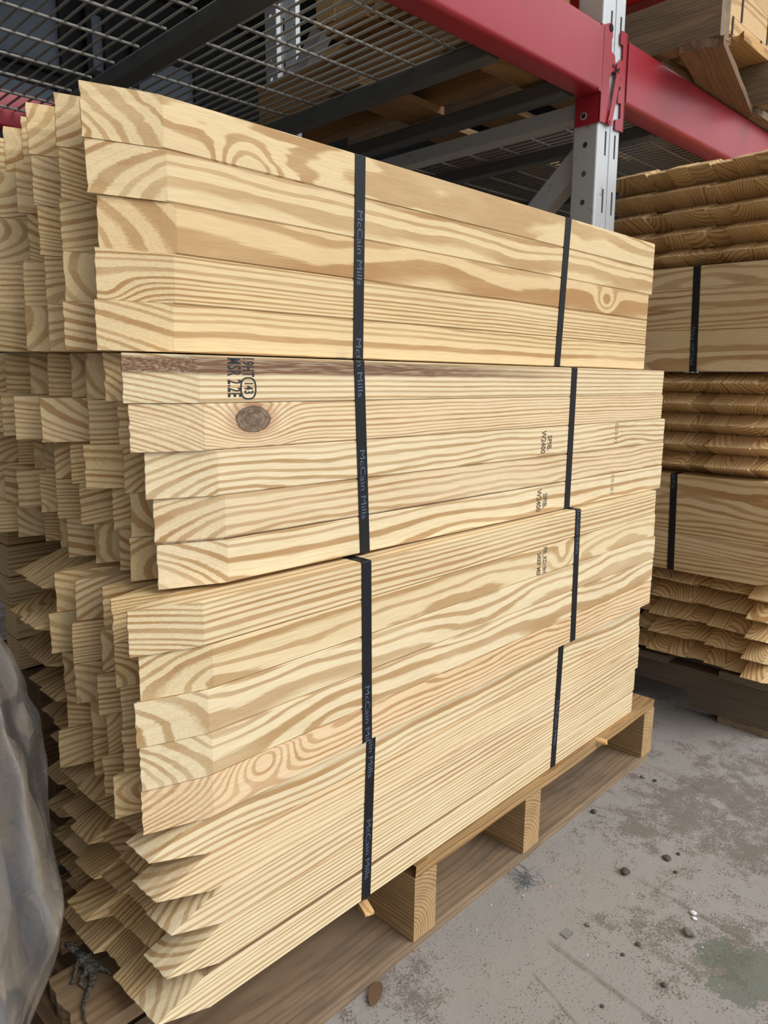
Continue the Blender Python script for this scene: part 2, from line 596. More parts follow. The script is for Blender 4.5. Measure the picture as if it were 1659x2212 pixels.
# ------------------------------------------------------------------ stakes
def stake_mesh(seed, L, BL=0.056):
    """square stake, tip edge upright at x=0, body to x=L; slightly torn tip and ends"""
    rr = random.Random(seed)
    h = SZ / 2 - 0.00012
    n = 9
    bm = bmnew()
    zs = [-h + 2 * h * i / (n - 1) for i in range(n)]
    cols = []
    jt = [abs(rr.gauss(0, 0.0006)) for _ in zs]
    je = [abs(rr.gauss(0, 0.0004)) for _ in zs]
    for s in (-1, 1):
        cols.append([[bm.verts.new((0.0 + jt[i], s * 0.0005, z)) for i, z in enumerate(zs)],
                     [bm.verts.new((BL + s * rr.uniform(-.001, .001) * 0, s * h, z)) for z in zs],
                     [bm.verts.new((L - je[i], s * h, z)) for i, z in enumerate(zs)]])
    for c in cols:
        for a in range(2):
            for i in range(n - 1):
                bm.faces.new((c[a][i], c[a][i + 1], c[a + 1][i + 1], c[a + 1][i]))
    A, B = cols
    for i in range(n - 1):
        bm.faces.new((A[0][i], B[0][i], B[0][i + 1], A[0][i + 1]))
        bm.faces.new((A[2][i], A[2][i + 1], B[2][i + 1], B[2][i]))
    for e in (0, -1):
        bm.faces.new([A[0][e], A[1][e], A[2][e], B[2][e], B[1][e], B[0][e]])
    bmesh.ops.recalc_face_normals(bm, faces=bm.faces)
    # ease the long corners a little
    es = [e for e in bm.edges if abs(e.verts[0].co.x - e.verts[1].co.x) > 0.3 and abs(abs(e.verts[0].co.z) - h) < 1e-4 and abs(abs(e.verts[0].co.y) - h) < 1e-4]
    bmesh.ops.bevel(bm, geom=es, offset=0.0009, segments=2, affect='EDGES')
    me = tomesh(bm, 'wooden_stake')
    me.materials.append(M_PINE)
    return me


STAKES = {}


def get_stake(L, var):
    key = (round(L, 3), var)
    if key not in STAKES:
        STAKES[key] = stake_mesh(len(STAKES) + 3, L)
    return STAKES[key]


# bundles of the near stack: y0, z0, row pitch, rotations about x=.8
BND = [(0.03033, 0.57755, 0.03814, 0.00557, 0.00287, -0.02006),
       (0.00945, 0.38447, 0.03832, 0.01089, 0.00222, -0.01652),
       (-0.00639, 0.19018, 0.03856, -0.00174, -0.00214, -0.00051),
       (0.00277, -0.0021, 0.03816, -0.0011, 0.00703, 0.00911)]
TIPS = [
    [[.3478, .3449, .3378, .3477, .3465], [.3496, .3459, .3396, .3406, .3356], [.3564, .3442, .342, .3478, .3357], [.3528, .3447, .3449, .3415, .3326], [.3508, .3422, .3451, .3404, .3292]],
    [[.3572, .361, .363, .3669, .3619, .3617, .3523, .3507], [.361, .3711, .3635, .3386, .3306, .3339], [.3729, .3742, .3576, .3619, .363, .3703, .3738, .3724],
     [.3789, .3784, .3808, .3681, .3627, .3638, .3558, .3569], [.3806, .3762, .3853, .38, .3705, .3803, .3801, .3666]],
    [[.3417, .3477, .3587, .3517, .3499], [.3492, .3479, .3551, .3462, .3424], [.3434, .3513, .3491, .346, .3518], [.3457, .3503, .3553, .3587, .3528], [.3449, .3403, .3494, .3585, .3424]],
    [[.3401, .3545, .3505, .35, .353], [.3445, .353, .3563, .3416, .3507], [.3563, .3579, .3531, .3444, .35], [.3511, .359, .3572, .3342, .3548], [.3404, .34, .3503, .3413, .3421]]]
ENDS = [[.4352, .4358, .4296, .4287, .4293], [.4583, .4624, .4754, .4781, .4809], [.4495, .4546, .4579, .4595, .4574], [.4508, .4549, .4598, .4525, .4467]]
BNAME = ['top bundle', 'second bundle', 'third bundle', 'bottom bundle']
ROWN = ['topmost row', 'second row down', 'middle row', 'second row up', 'lowest row']
COLN = ['front column', 'second column back', 'third column back', 'fourth column back', 'fifth column back', 'sixth column back', 'seventh column back', 'eighth column back', 'ninth column back', 'tenth column back']
# front column: pith (depth, height), ring spacing, wave, tint, knot, streak, words
FRONT = {
    (0, 0): dict(pith=(.050, -.012), spacing=.0052, wave=.055, seed=11.3, knot=(.135, -.016, -.010), words='broad swirling cathedral grain'),
    (0, 1): dict(pith=(-.075, -.028), spacing=.0085, wave=.022, seed=5.2, words='wide tan grain bands'),
    (0, 2): dict(pith=(.085, -.03), spacing=.009, wave=.024, seed=19.1, knot=(.741, -.001, -.009), tint=(.97, .92, .88), words='pale blotchy pinkish face'),
    (0, 3): dict(pith=(-.02, -.10), spacing=.0050, wave=.010, seed=2.2, knot=(.006, -.017, .0085), words='narrow grain and a dark knot at its tip'),
    (0, 4): dict(pith=(.05, -.07), spacing=.0060, wave=.018, seed=33.1, words='soft wavy straight grain'),
    (1, 0): dict(pith=(.04, -.08), spacing=.0042, wave=.006, seed=8.8, streak=(.0105, .0078, .95), words='dark pitch streak and black grade stamp'),
    (1, 1): dict(pith=(.05, -.07), spacing=.0030, wave=.012, seed=41.0, tint=(1, .95, .92), knot=(.104, .005, .0118), words='large round brown knot'),
    (1, 2): dict(pith=(-.055, -.035), spacing=.0058, wave=.024, seed=7.4, words='wavy grain and a small faded stamp'),
    (1, 3): dict(pith=(-.05, -.032), spacing=.0060, wave=.024, seed=13.7, tint=(.96, .92, .90), streak=(-.0195, .0028, .8), words='bark strip along its lower edge'),
    (1, 4): dict(pith=(.06, -.045), spacing=.0062, wave=.020, seed=25.5, words='wide soft grain and a faded stamp'),
    (2, 0): dict(pith=(.035, -.08), spacing=.0046, wave=.010, seed=3.9, tint=(.97, .94, .90), words='even fine grain under a yellow top edge'),
    (2, 1): dict(pith=(-.050, -.016), spacing=.0068, wave=.030, seed=17.2, knot=(.612, -.002, -.008), tint=(.97, .94, .88), words='parabola grain at its tip and a faded stamp'),
    (2, 2): dict(pith=(.045, -.020), spacing=.0068, wave=.030, seed=28.9, words='curled arched rings on its cut tip'),
    (2, 3): dict(pith=(.060, -.030), spacing=.0050, wave=.030, seed=9.4, words='wandering tan grain patches'),
    (2, 4): dict(pith=(.035, .028), spacing=.0034, wave=.024, seed=36.6, knot=(.110, .012, -.012), tint=(1, .90, .85), words='pinkish heartwood flame'),
    (3, 0): dict(pith=(.06, .07), spacing=.0068, wave=.020, seed=12.8, words='wide golden grain'),
    (3, 1): dict(pith=(.03, .09), spacing=.0048, wave=.010, seed=21.7, tint=(1, .96, .93), words='fine parallel brown lines'),
    (3, 2): dict(pith=(-.05, .08), spacing=.0052, wave=.014, seed=30.2, tint=(.98, .97, .98), words='greyish white open grain'),
    (3, 3): dict(pith=(.02, .10), spacing=.0042, wave=.008, seed=6.1, words='dense straight grain above a bark line'),
    (3, 4): dict(pith=(.03, -.09), spacing=.0046, wave=.008, seed=15.5, streak=(.0185, .0030, .8), words='strip of brown bark along its upper edge')}
FRONT_OBJ = {}
BM = []
for (y0, z0, pit, rx, ry, rz) in BND:
    BM.append(Matrix.Translation((0.8, y0, z0)) @ Euler((rx, ry, rz), 'XYZ').to_matrix().to_4x4())


def put_stake(bi, row, col, tip, horizontal, end=None, dy=0.0):
    pit = BND[bi][2]
    L = ((0.8 + end) if end is not None else tip + 0.905 + rng.uniform(-.006, .006)) - tip
    L = round(L / 0.004) * 0.004
    me = get_stake(L, rng.randrange(3))
    mw = BM[bi] @ Matrix.Translation((tip - 0.8, (col + 0.5) * SZ + dy, (4 - row + 0.5) * pit))
    if horizontal:
        mw = mw @ Matrix.Rotation(math.pi / 2, 4, 'X')
    o = link('wooden_stake', me, None, None, mw)
    fr = FRONT.get((bi, row)) if col == 0 else None
    if fr:
        d = dict(fr)
        if bi == 0:
            tt = d.get('tint', (1, 1, 1))
            d['tint'] = (tt[0] * 0.93, tt[1] * 0.865, tt[2] * 0.76)
        words = d.pop('words')
        if horizontal:
            d['roll'] = 1
        grain(o, **d)
        label = 'pine stake with %s, %s' % (words, 'of the ' + BNAME[bi])
        FRONT_OBJ[bi, row] = o
    else:
        rgrain(o, rng.uniform(0.86, 1.0))
        label = 'pine stake tip in the %s of the %s, %s' % (ROWN[row], BNAME[bi], COLN[col])
    return tag(o, label, 'stake', 'pointed pine stakes of the near stack')


for bi in range(4):
    for row in range(5):
        for col in range(5):
            put_stake(bi, row, col, TIPS[bi][row][col], bi == 3, ENDS[bi][row] if col == 0 else None)
        if bi == 0:
            put_stake(bi, row, 5, 0.338 + rng.uniform(-.006, .006), False, None, 0.004)
        elif bi == 1:
            tl = TIPS[1][row]
            for col in (5, 6, 7, 8, 9):
                put_stake(bi, row, col, tl[col] if col < len(tl) else 0.345 + rng.uniform(-.01, .01), False, None, 0.004)
        elif bi == 2:
            for col in (5, 6):
                put_stake(bi, row, col, [.347, .338, .345, .352, .362][row] + (col - 5) * 0.004, True, None, 0.005)
        else:
            for col in (5, 6):
                put_stake(bi, row, col, 0.372 + rng.uniform(-.006, .006), True, None, 0.006)

# printed marks on the stakes: children of their stake, lying on its front face
def stamp(bi, row, body, xl, size, m, zoff=0.0, spacing=1.0, stretch=1.0, turn=-90):
    """text reading downwards, its top edge near the stake's upper edge; xl = x in bundle coordinates"""
    o = FRONT_OBJ[bi, row]
    me = text_mesh('grade_stamp', body, size, 0.00008, stretch, spacing, size * 0.02)
    xs = [v.co.x for v in me.vertices]
    wd = max(xs) - min(xs)
    x_local = xl + 0.8 - (TIPS[bi][row][0])
    mw = Matrix.Translation((x_local, -SZ / 2 - 0.0001, zoff)) @ Matrix.Rotation(math.pi / 2, 4, 'X') @ Matrix.Rotation(math.radians(turn), 4, 'Z') @ Matrix.Translation((-min(xs) - wd / 2, 0, 0))
    me = me.copy()
    me.transform(mw)
    clip(me, (0, 0, SZ / 2 - 0.0012), (0, 0, 1))
    clip(me, (0, 0, -SZ / 2 + 0.0012), (0, 0, -1))
    c = link('grade_stamp', me, m, o)
    c['label'] = 'ink grade stamp reading ' + body
    return c


stamp(1, 0, 'MSR 2.2E', -.3600, .0185, M_INK, 0.0015, 1.15, 0.40)
stamp(1, 0, 'J19HT', -.3455, .0165, M_INK, 0.0118, 1.1, 0.40)
stamp(1, 0, '143', -.3437, .0125, M_INK, -0.0073, 1.05, 0.54)
# oval ring round 143
b = bmnew()
pts_o, pts_i = [], []
for k in range(40):
    a = 2 * math.pi * k / 40
    cx, cz = math.copysign(abs(math.cos(a)) ** 0.75, math.cos(a)), math.copysign(abs(math.sin(a)) ** 0.75, math.sin(a))
    pts_o.append((cx * 0.0082, cz * 0.0093))
    pts_i.append((cx * 0.0067, cz * 0.0081))
x_l = -.3400 + 0.8 - TIPS[1][0][0]
vo = [b.verts.new((x_l + p[0], -SZ / 2 - 0.00018, -0.0073 + p[1])) for p in pts_o]
vi = [b.verts.new((x_l + p[0], -SZ / 2 - 0.00018, -0.0073 + p[1])) for p in pts_i]
for k in range(40):
    b.faces.new((vo[k], vo[(k + 1) % 40], vi[(k + 1) % 40], vi[k]))
link('stamp_ring', tomesh(b, 'stamp_ring'), M_INK, FRONT_OBJ[1, 0])
for bi, row, xo in ((1, 2, 0.0), (1, 4, -0.003)):
    stamp(bi, row, 'SPIB.', .129 + xo, .0135, M_INK_FAINT, -0.002, 1.0, 0.75)
    stamp(bi, row, 'W2400', .114 + xo, .0150, M_INK_FAINT, 0.0, 1.0, 0.65)
    stamp(bi, row, '00387', .3100, .0125, M_INK_PALE, 0.002, 1.2, 0.85)
stamp(2, 1, 'PIB_KD19HT', .112, .0125, M_INK_FAINT, -0.002, 0.95, 0.6)
stamp(2, 1, '2400F MSR', .098, .0125, M_INK_FAINT, -0.004, 0.95, 0.6)


# ------------------------------------------------------------------ strapping
def band(bi, xt, xb, ncol, words, print_spec, width=0.0132, mw=None, height=None, name_group='black straps of the near stack', outer=0.0006):
    h = height if height else BND[bi][2] * 5
    dep = ncol * SZ
    tk = 0.0006
    R = 0.0016
    path = []
    # rounded rectangle in (y,z), front at y=0
    y0, y1, z0, z1 = -tk - 0.0002, dep + 0.0002 + tk, -0.0001, h + 0.0001
    for cx, cz, a0 in ((y0 + R, z1 - R, 90), (y0 + R, z0 + R, 180), (y1 - R, z0 + R, 270), (y1 - R, z1 - R, 0)):
        for k in range(5):
            a = math.radians(a0 + 22.5 * k)
            path.append((cx + R * math.cos(a), cz + R * math.sin(a)))
    # refine front edge for the bump pattern
    bm = bmnew()
    rings = []
    for (y, z) in path:
        f = (z - z0) / (z1 - z0)
        xm = xb + (xt - xb) * f
        nrm = Vector((0, 0, 0))
        cy, cz = (y0 + y1) / 2, (z0 + z1) / 2
        iy = y + (tk if y < cy else -tk) * (1 if (z > z0 + R * .5 and z < z1 - R * .5) or True else 0)
        iz = z + (tk if z < cz else -tk)
        rings.append([bm.verts.new((xm - width / 2, y, z)), bm.verts.new((xm + width / 2, y, z)),
                      bm.verts.new((xm + width / 2, iy, iz)), bm.verts.new((xm - width / 2, iy, iz))])
    n = len(rings)
    for i in range(n):
        A, B = rings[i], rings[(i + 1) % n]
        for k in range(4):
            bm.faces.new((A[k], A[(k + 1) % 4], B[(k + 1) % 4], B[k]))
    M = mw if mw is not None else BM[bi]
    o = link('strapping_band', tomesh(bm, 'strapping_band'), M_STRAP, None, M)
    tag(o, words, 'strap', name_group)
    for (body, ztop, length) in print_spec:
        up = length < 0
        length = abs(length)
        me = text_mesh('lettering', body, 0.0100, 0.00005)
        xs = [v.co.x for v in me.vertices]
        ys = [v.co.y for v in me.vertices]
        sx = length / (max(xs) - min(xs))
        x00 = min(xs)
        for v in me.vertices:
            v.co.x = (v.co.x - x00) * sx
            v.co.y = v.co.y - (min(ys) + max(ys)) / 2
        f = (ztop - length / 2) / h
        slope = math.atan2(xt - xb, h)
        xm = xb + (xt - xb) * ((ztop) / h)
        ang = (math.pi / 2 if up else -math.pi / 2) - slope
        T_ = Matrix.Translation((xm, y0 - 0.0001, ztop)) @ Matrix.Rotation(math.pi / 2, 4, 'X') @ Matrix.Rotation(ang, 4, 'Z')
        if up:
            T_ = Matrix.Translation((xm, y0 - 0.0001, ztop - length)) @ Matrix.Rotation(math.pi / 2, 4, 'X') @ Matrix.Rotation(ang, 4, 'Z')
        me.transform(T_)
        clip(me, (0, 0, h - 0.001), (0, 0, 1))
        clip(me, (0, 0, 0.001), (0, 0, -1))
        if len(me.polygons):
            c = link('lettering', me, M_PRINT, o)
            c['label'] = 'grey blue printed lettering on the strap'
    return o


MM = 'McCain Mills'
band(0, -.1905, -.1907, 5, 'black strap printed with lettering, nearer of the two round the top bundle', [(MM, .140, .069), (MM, .020, .069)])
band(0, .1834, .1762, 5, 'plain black strap, farther of the two round the top bundle', [])
band(1, -.2125, -.2004, 5, 'black strap printed with lettering, nearer of the two round the second bundle', [(MM, .226, .0695), (MM, .105, .0695)])
band(1, .1832, .1873, 5, 'plain black strap, farther of the two round the second bundle', [])
band(2, -.2166, -.2141, 5, 'black strap bending over the top corner of the third bundle, nearer of two', [(MM, .0615, .069)])
band(2, .1973, .2025, 5, 'black strap printed at its top, farther of the two round the third bundle', [(MM, .198, .069)])
band(3, -.2023, -.2072, 5, 'black strap with lettering at both ends, nearer of two round the bottom bundle', [(MM, .212, .069), (MM, .094, .069)])
band(3, .1896, .1860, 5, 'black strap printed near its middle, farther of two round the bottom bundle', [(MM, .104, .069)])


# ------------------------------------------------------------------ near pallet
def board(name, me_args, loc, rotz, m, parent, seed, **gk):
    me = board_mesh(name, **me_args)
    o = link(name, me, m, parent)
    o.location = loc
    o.rotation_euler = (0, 0, rotz)
    kw = dict(pith=(.01, .05), spacing=.007, wave=.02, seed=seed)
    kw.update(gk)
    grain(o, **kw)
    return o


pal = bpy.data.objects.new('wooden_pallet', None)
C.objects.link(pal)
pal.location = (0.82, 0.25, FLOOR)
tag(pal, 'worn wooden pallet with a splintered front board under the near stake stack', 'pallet')
PT = -0.0035


def pl(x, y, z):
    return (x - 0.82, y - 0.25, z - FLOOR)


# three stringers seen end-on plus one at the left
for i, x in enumerate((0.311, 0.694, 0.929, 1.308)):
    board('stringer', dict(L=0.93, wd=0.040, h=0.0845, jit=0.0012, seed=40 + i), pl(x, 0.0 if i else 0.06, -0.105 + 0.0423), math.pi / 2, M_PALLET if i else M_DARKWOOD, pal, 3.3 + i,
          pith=(.03, -.02 - .01 * i), spacing=.0042, wave=.01)
# top deck boards
board('deck_board', dict(L=0.668, wd=0.052, h=0.016, ragged0=0.055, jit=0.002, seed=5), pl(0.655, 0.0255, -0.0120), 0, M_PALLET, pal, 7.7, pith=(-.03, .04), tint=(.85, .8, .7))
for i, (y, x0) in enumerate(((0.099, 0.298), (0.23, 0.33), (0.37, 0.34), (0.51, 0.33), (0.65, 0.34), (0.79, 0.33), (0.90, 0.33))):
    board('deck_board', dict(L=1.324 - x0, wd=0.084 if i == 0 else 0.10, h=0.016, ragged0=0.008, jit=0.0016, seed=60 + i), pl(x0, y, -0.0120), 0, M_OLD if i == 0 else M_PALLET, pal, 9.1 + i,
          tint=(1.25, 1.1, .9) if i == 0 else (.8, .8, .8))
# bottom boards
for i, (y, wd) in enumerate(((0.069, 0.13), (0.30, 0.12), (0.60, 0.12), (0.88, 0.12))):
    board('bottom_board', dict(L=1.0, wd=wd, h=0.0155, jit=0.0012, seed=80 + i), pl(0.325, y, FLOOR + 0.0079), 0, M_OLD, pal, 12.4 + i, tint=(1.15, 1.05, .95))
# splinters sticking out below the bottom stake
for (x, y, z, L, rz, sd) in ((0.592, 0.004, -0.008, 0.018, -1.9, 1), (1.115, 0.003, -0.008, 0.018, -1.2, 2)):
    bm = bmnew()
    prism(bm, [(0, -0.004), (L, -0.0015), (L * 0.9, 0.002), (0, 0.004)], 'y', -0.006, 0.005)
    o = link('splinter', tomesh(bm, 'splinter'), M_PALLET, pal)
    o.location = pl(x, y, z)
    o.rotation_euler = (0, 0, rz)
    grain(o, pith=(.02, .03), seed=sd, tint=(1.5, 1.4, 1.3))

# ------------------------------------------------------------------ stack behind, left
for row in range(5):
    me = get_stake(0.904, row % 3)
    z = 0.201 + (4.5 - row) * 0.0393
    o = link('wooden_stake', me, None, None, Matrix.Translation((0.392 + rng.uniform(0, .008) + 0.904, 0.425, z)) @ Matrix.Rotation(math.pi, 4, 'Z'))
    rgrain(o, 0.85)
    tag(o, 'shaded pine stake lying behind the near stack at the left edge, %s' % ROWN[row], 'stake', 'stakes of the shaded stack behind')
for i, (x, z, wd) in enumerate(((0.405, 0.114, 0.112), (0.412, -0.007, 0.112))):
    me = board_mesh('timber_block', 0.9, 0.17, 0.115 if i == 0 else 0.083, jit=0.001, seed=90 + i)
    o = link('timber_block', me, M_DARKWOOD, None, Matrix.Translation((x + 0.003 * i, 0.455, z + 0.028 - 0.0)))
    grain(o, pith=(.01, .01 - .03 * i), spacing=.0032, wave=.006)
    tag(o, 'heavy dark brown timber beside the plastic film, %s' % ('upper of two' if i == 0 else 'lower of two'), 'timber', 'dark timbers behind the near stack')
    o.location.z = 0.1405 if i == 0 else 0.0395


# ------------------------------------------------------------------ right stack
RIGHT = []
GR = 'pointed pine stakes of the stack on the right'


def right_ends(z0, x_tip, cols, y0, name, seedk, extra=None):
    for c in range(cols):
        for row in range(5):
            yy = y0 + (c + 0.5) * 0.0384
            xx = x_tip + rng.uniform(-.003, .005) + (0.010 * ((c * 7 + row * 3) % 3 == 0))
            zz = z0 + (4.5 - row) * 0.0383
            if extra and c == 0:
                xx += extra[0]
                zz += extra[1]
            me = get_stake(0.904, (c + row) % 3)
            o = link('wooden_stake', me, None, None, Matrix.Translation((xx, yy, zz)) @ Matrix.Rotation(math.pi / 2, 4, 'X'))
            rgrain(o, 0.92, (1.0, 0.88, 0.72))
            wc = ['nearest column', 'second column', 'third column', 'fourth column', 'fifth column', 'sixth column', 'seventh column', 'eighth column', 'ninth column'][c]
            tag(o, 'right stack stake tip, %s, %s, %s from the aisle' % (name, ROWN[row], wc), 'stake', GR)


right_ends(0.7665, 1.487, 9, -0.105, 'highest tip layer', 1)
right_ends(0.3835, 1.487, 7, -0.105, 'middle tip layer', 2)
right_ends(-0.0035, 1.512, 7, -0.128, 'lowest tip layer', 3, (-0.035, -0.0))
for (z0, nm, xf) in ((0.5762, 'upper', 1.496), (0.1925, 'lower', 1.499)):
    for row in range(5):
        me = get_stake(0.904, row % 3)
        rot = Matrix.Rotation(math.pi / 2, 4, 'Z') @ Matrix.Rotation(math.pi / 2, 4, 'X')
        o = link('wooden_stake', me, None, None, Matrix.Translation((xf + SZ / 2, -0.155 if nm == 'lower' else -0.21, z0 + (4.5 - row) * 0.0379)) @ rot)
        # faces seen lie square to local z here, so rings are set for straight or cathedral figure
        grain(o, (rng.choice((-1, 1)) * rng.uniform(.06, .12), rng.uniform(-.05, .05)), rng.uniform(.0032, .0052), .016, roll=1,
              tint=rng.choice(((.88, .80, .72), (.84, .76, .66), (.92, .85, .78))))
        tag(o, 'pine stake lying sideways in the %s strapped bundle on the right, %s' % (nm, ROWN[row]), 'stake', 'sideways stakes of the right stack')
        o = link('wooden_stake', me, None, None, Matrix.Translation((xf + SZ * 1.5 + 0.001, -0.15 if nm == 'lower' else -0.20, z0 + (4.5 - row) * 0.0379)) @ rot)
        grain(o, (rng.uniform(.06, .12), rng.uniform(-.05, .05)), .0045, .016, roll=1, tint=(.88, .80, .72))
        tag(o, 'pine stake sideways in the %s right bundle, %s, behind the outer stake' % (nm, ROWN[row]), 'stake', 'sideways stakes of the right stack')
for (z0, xt, nm, spec, h, y) in ((0.5762, 1.496, 'upper', [(MM, .082, -.069)], .1895, .052), (0.1925, 1.499, 'lower', [(MM, .191, -.030)], .1895, .064)):
    mw = Matrix.Translation((xt, y, z0)) @ Matrix.Rotation(-math.pi / 2, 4, 'Z')
    band(0, -0.004, 0.004, 1, 'black strap round the %s sideways bundle of the right stack' % nm, spec, mw=mw, height=h, name_group='black straps of the right stack')

# right pallet
rp = bpy.data.objects.new('wooden_pallet', None)
C.objects.link(rp)
rp.location = (1.9, 0.35, FLOOR)
tag(rp, 'dark weathered pallet with a notched stringer under the right stake stack', 'pallet')


def notched(L, wd, z0, z1):
    bm = bmnew()
    pts = [(0, z0)]
    for c in (0.26, 0.74):
        a, b2 = L * c - 0.11, L * c + 0.11
        nt = z0 + 0.036
        pts += [(a, z0), (a + 0.002, nt - 0.010), (a + 0.010, nt - 0.002), (a + 0.02, nt), (b2 - 0.02, nt), (b2 - 0.010, nt - 0.002), (b2 - 0.002, nt - 0.010), (b2, z0)]
    pts += [(L, z0), (L, z1), (0, z1)]
    prism(bm, pts, 'x', -wd / 2, wd / 2)
    me = tomesh(bm, 'stringer')
    # length along local x for the grain: rotate
    me.transform(Matrix.Rotation(-math.pi / 2, 4, 'Z'))
    return me


for i, x in enumerate((1.58, 2.05, 2.5)):
    me = notched(1.0, 0.038, 0.016, 0.100)
    o = link('stringer', me, M_OLD, rp)
    o.location = (x - 1.9, -0.13 - 0.35, 0)
    o.rotation_euler = (0, 0, math.pi / 2)
    grain(o, pith=(.02, -.02), spacing=.006, tint=(.55, .55, .55))
for i, y in enumerate((-0.085, 0.12, 0.33, 0.54, 0.75)):
    board('deck_board', dict(L=1.02, wd=0.10, h=0.0155, jit=0.001, seed=120 + i), (1.545 - 1.9, y - 0.35, 0.1085), 0, M_OLD, rp, 44 + i, tint=(.7, .7, .7))
for i, y in enumerate((-0.085, 0.33, 0.75)):
    board('bottom_board', dict(L=1.02, wd=0.10, h=0.0155, jit=0.001, seed=130 + i), (1.562 - 1.9, y - 0.35, 0.0079), 0, M_OLD, rp, 48 + i, tint=(1, .95, .9))

# ------------------------------------------------------------------ the rack
RM = Matrix(((0.9996, 0.0255, -0.0091, 1.328), (-0.0254, 0.9997, 0.0065, 0.1811), (0.0092, -0.0063, 0.9999, 1.0418), (0, 0, 0, 1)))
PW = 0.0762
LEG = FLOOR - 1.0418 + 0.012


def rack_obj(name, bm_or_me, m, parent):
    me = bm_or_me if isinstance(bm_or_me, bpy.types.Mesh) else tomesh(bm_or_me, name)
    return link(name, me, m, parent)


def root(name, label, cat, group=None, loc=(0, 0, 0)):
    e = bpy.data.objects.new(name, None)
    C.objects.link(e)
    e.matrix_world = RM @ Matrix.Translation(loc)
    return tag(e, label, cat, group)


def plate(bm, u0, u1, v0, v1, holes, P, thick, nrm):
    """flat plate with rectangular and round holes; P(u,v,w) places a point, w through the thickness.
    holes: ('r',u0,u1,v0,v1) or ('c',u,v,rad)"""
    us = {u0, u1}
    vs = {v0, v1}
    for h in holes:
        if h[0] == 'r':
            us |= {h[1], h[2]}
            vs |= {h[3], h[4]}
        else:
            us |= {h[1] - h[3] * 1.3, h[1] + h[3] * 1.3}
            vs |= {h[2] - h[3] * 1.3, h[2] + h[3] * 1.3}
    us = sorted(x for x in us if u0 - 1e-9 <= x <= u1 + 1e-9)
    vs = sorted(x for x in vs if v0 - 1e-9 <= x <= v1 + 1e-9)

    def q(pts):
        for w_ in (0, thick):
            f = [bm.verts.new(P(a, c, w_)) for a, c in pts]
            bm.faces.new(f if w_ == 0 else f[::-1])

    def wall(pts, closed=True):
        n = len(pts)
        for i in range(n if closed else n - 1):
            a, c = pts[i], pts[(i + 1) % n]
            bm.faces.new([bm.verts.new(P(*a, 0)), bm.verts.new(P(*c, 0)), bm.verts.new(P(*c, thick)), bm.verts.new(P(*a, thick))])
    for i in range(len(us) - 1):
        for j in range(len(vs) - 1):
            a0, a1, c0, c1 = us[i], us[i + 1], vs[j], vs[j + 1]
            mu, mv = (a0 + a1) / 2, (c0 + c1) / 2
            skip = False
            for h in holes:
                if h[0] == 'r' and h[1] < mu < h[2] and h[3] < mv < h[4]:
                    skip = True
                if h[0] == 'c' and abs(mu - h[1]) < h[3] * 1.3 and abs(mv - h[2]) < h[3] * 1.3:
                    skip = True
            if not skip:
                q([(a0, c0), (a1, c0), (a1, c1), (a0, c1)])
    for h in holes:
        if h[0] == 'r':
            wall([(h[1], h[3]), (h[2], h[3]), (h[2], h[4]), (h[1], h[4])])
        else:
            _, hu, hv, r = h
            k = r * 1.3
            sq, ci = [], []
            for s in range(16):
                a = 2 * math.pi * (s + 0.0) / 16
                ca, sa = math.cos(a), math.sin(a)
                e = k / max(abs(ca), abs(sa))
                sq.append((hu + ca * e, hv + sa * e))
                ci.append((hu + ca * r, hv + sa * r))
            for s in range(16):
                q([sq[s], sq[(s + 1) % 16], ci[(s + 1) % 16], ci[s]])
            wall(ci)
    wall([(u0, v0), (u1, v0), (u1, v1), (u0, v1)])


def post_mesh(depth, z0, z1, flip=False):
    bm = bmnew()
    holes = []
    z = -0.0545
    k0 = int((z0 - z) / 0.0954) - 1
    for k in range(k0, int((z1 - z) / 0.0954) + 2):
        for u in (0.0265, 0.0590):
            t0 = z + k * 0.0954
            if t0 - 0.040 > z0 + 0.005 and t0 < z1 - 0.005:
                holes.append(('r', u - 0.0018, u + 0.0040, t0 - 0.040, t0))
    s = -1 if flip else 1
    plate(bm, 0.004, PW - 0.004, z0, z1, holes, lambda u, v, w_: (u, s * w_, v), 0.002, None)
    # side flanges with round holes
    ch = []
    for k in range(int((z0 + 0.0774) / 0.0478) - 1, int((z1 + 0.0774) / 0.0478) + 2):
        c = -0.0774 + k * 0.0478
        if c - 0.008 > z0 and c + 0.008 < z1:
            ch.append(('c', 0.0245, c, 0.0052))
    plate(bm, 0.004, depth, z0, z1, ch, lambda u, v, w_: (w_, s * u, v), 0.002, None)
    plate(bm, 0.004, depth, z0, z1, ch, lambda u, v, w_: (PW - w_, s * u, v), 0.002, None)
    # rounded front corners, back lips, centre groove ridges
    for (x0, x1, cx) in ((0, 0.004, 0.004), (PW - 0.004, PW, PW - 0.004)):
        pts = []
        for k in range(5):
            a = math.radians(180 + 22.5 * k) if x0 == 0 else math.radians(270 + 22.5 * k)
            pts.append((cx + 0.004 * math.cos(a), s * (0.004 + 0.004 * math.sin(a))))
        for k in range(4):
            A, B = pts[k], pts[k + 1]
            bm.faces.new([bm.verts.new((A[0], A[1], z0)), bm.verts.new((B[0], B[1], z0)), bm.verts.new((B[0], B[1], z1)), bm.verts.new((A[0], A[1], z1))])
    for (a, c) in ((0, 0.014), (PW - 0.014, PW)):
        y = s * depth
        vs = box(bm, a, c, min(y, y - s * 0.002), max(y, y - s * 0.002), z0, z1)
    box(bm, 0.0405, 0.0425, *( (-0.0012, 0.0) if not flip else (0.0, 0.0012)), z0, z1)
    bmesh.ops.remove_doubles(bm, verts=bm.verts, dist=1e-6)
    return tomesh(bm, 'post')


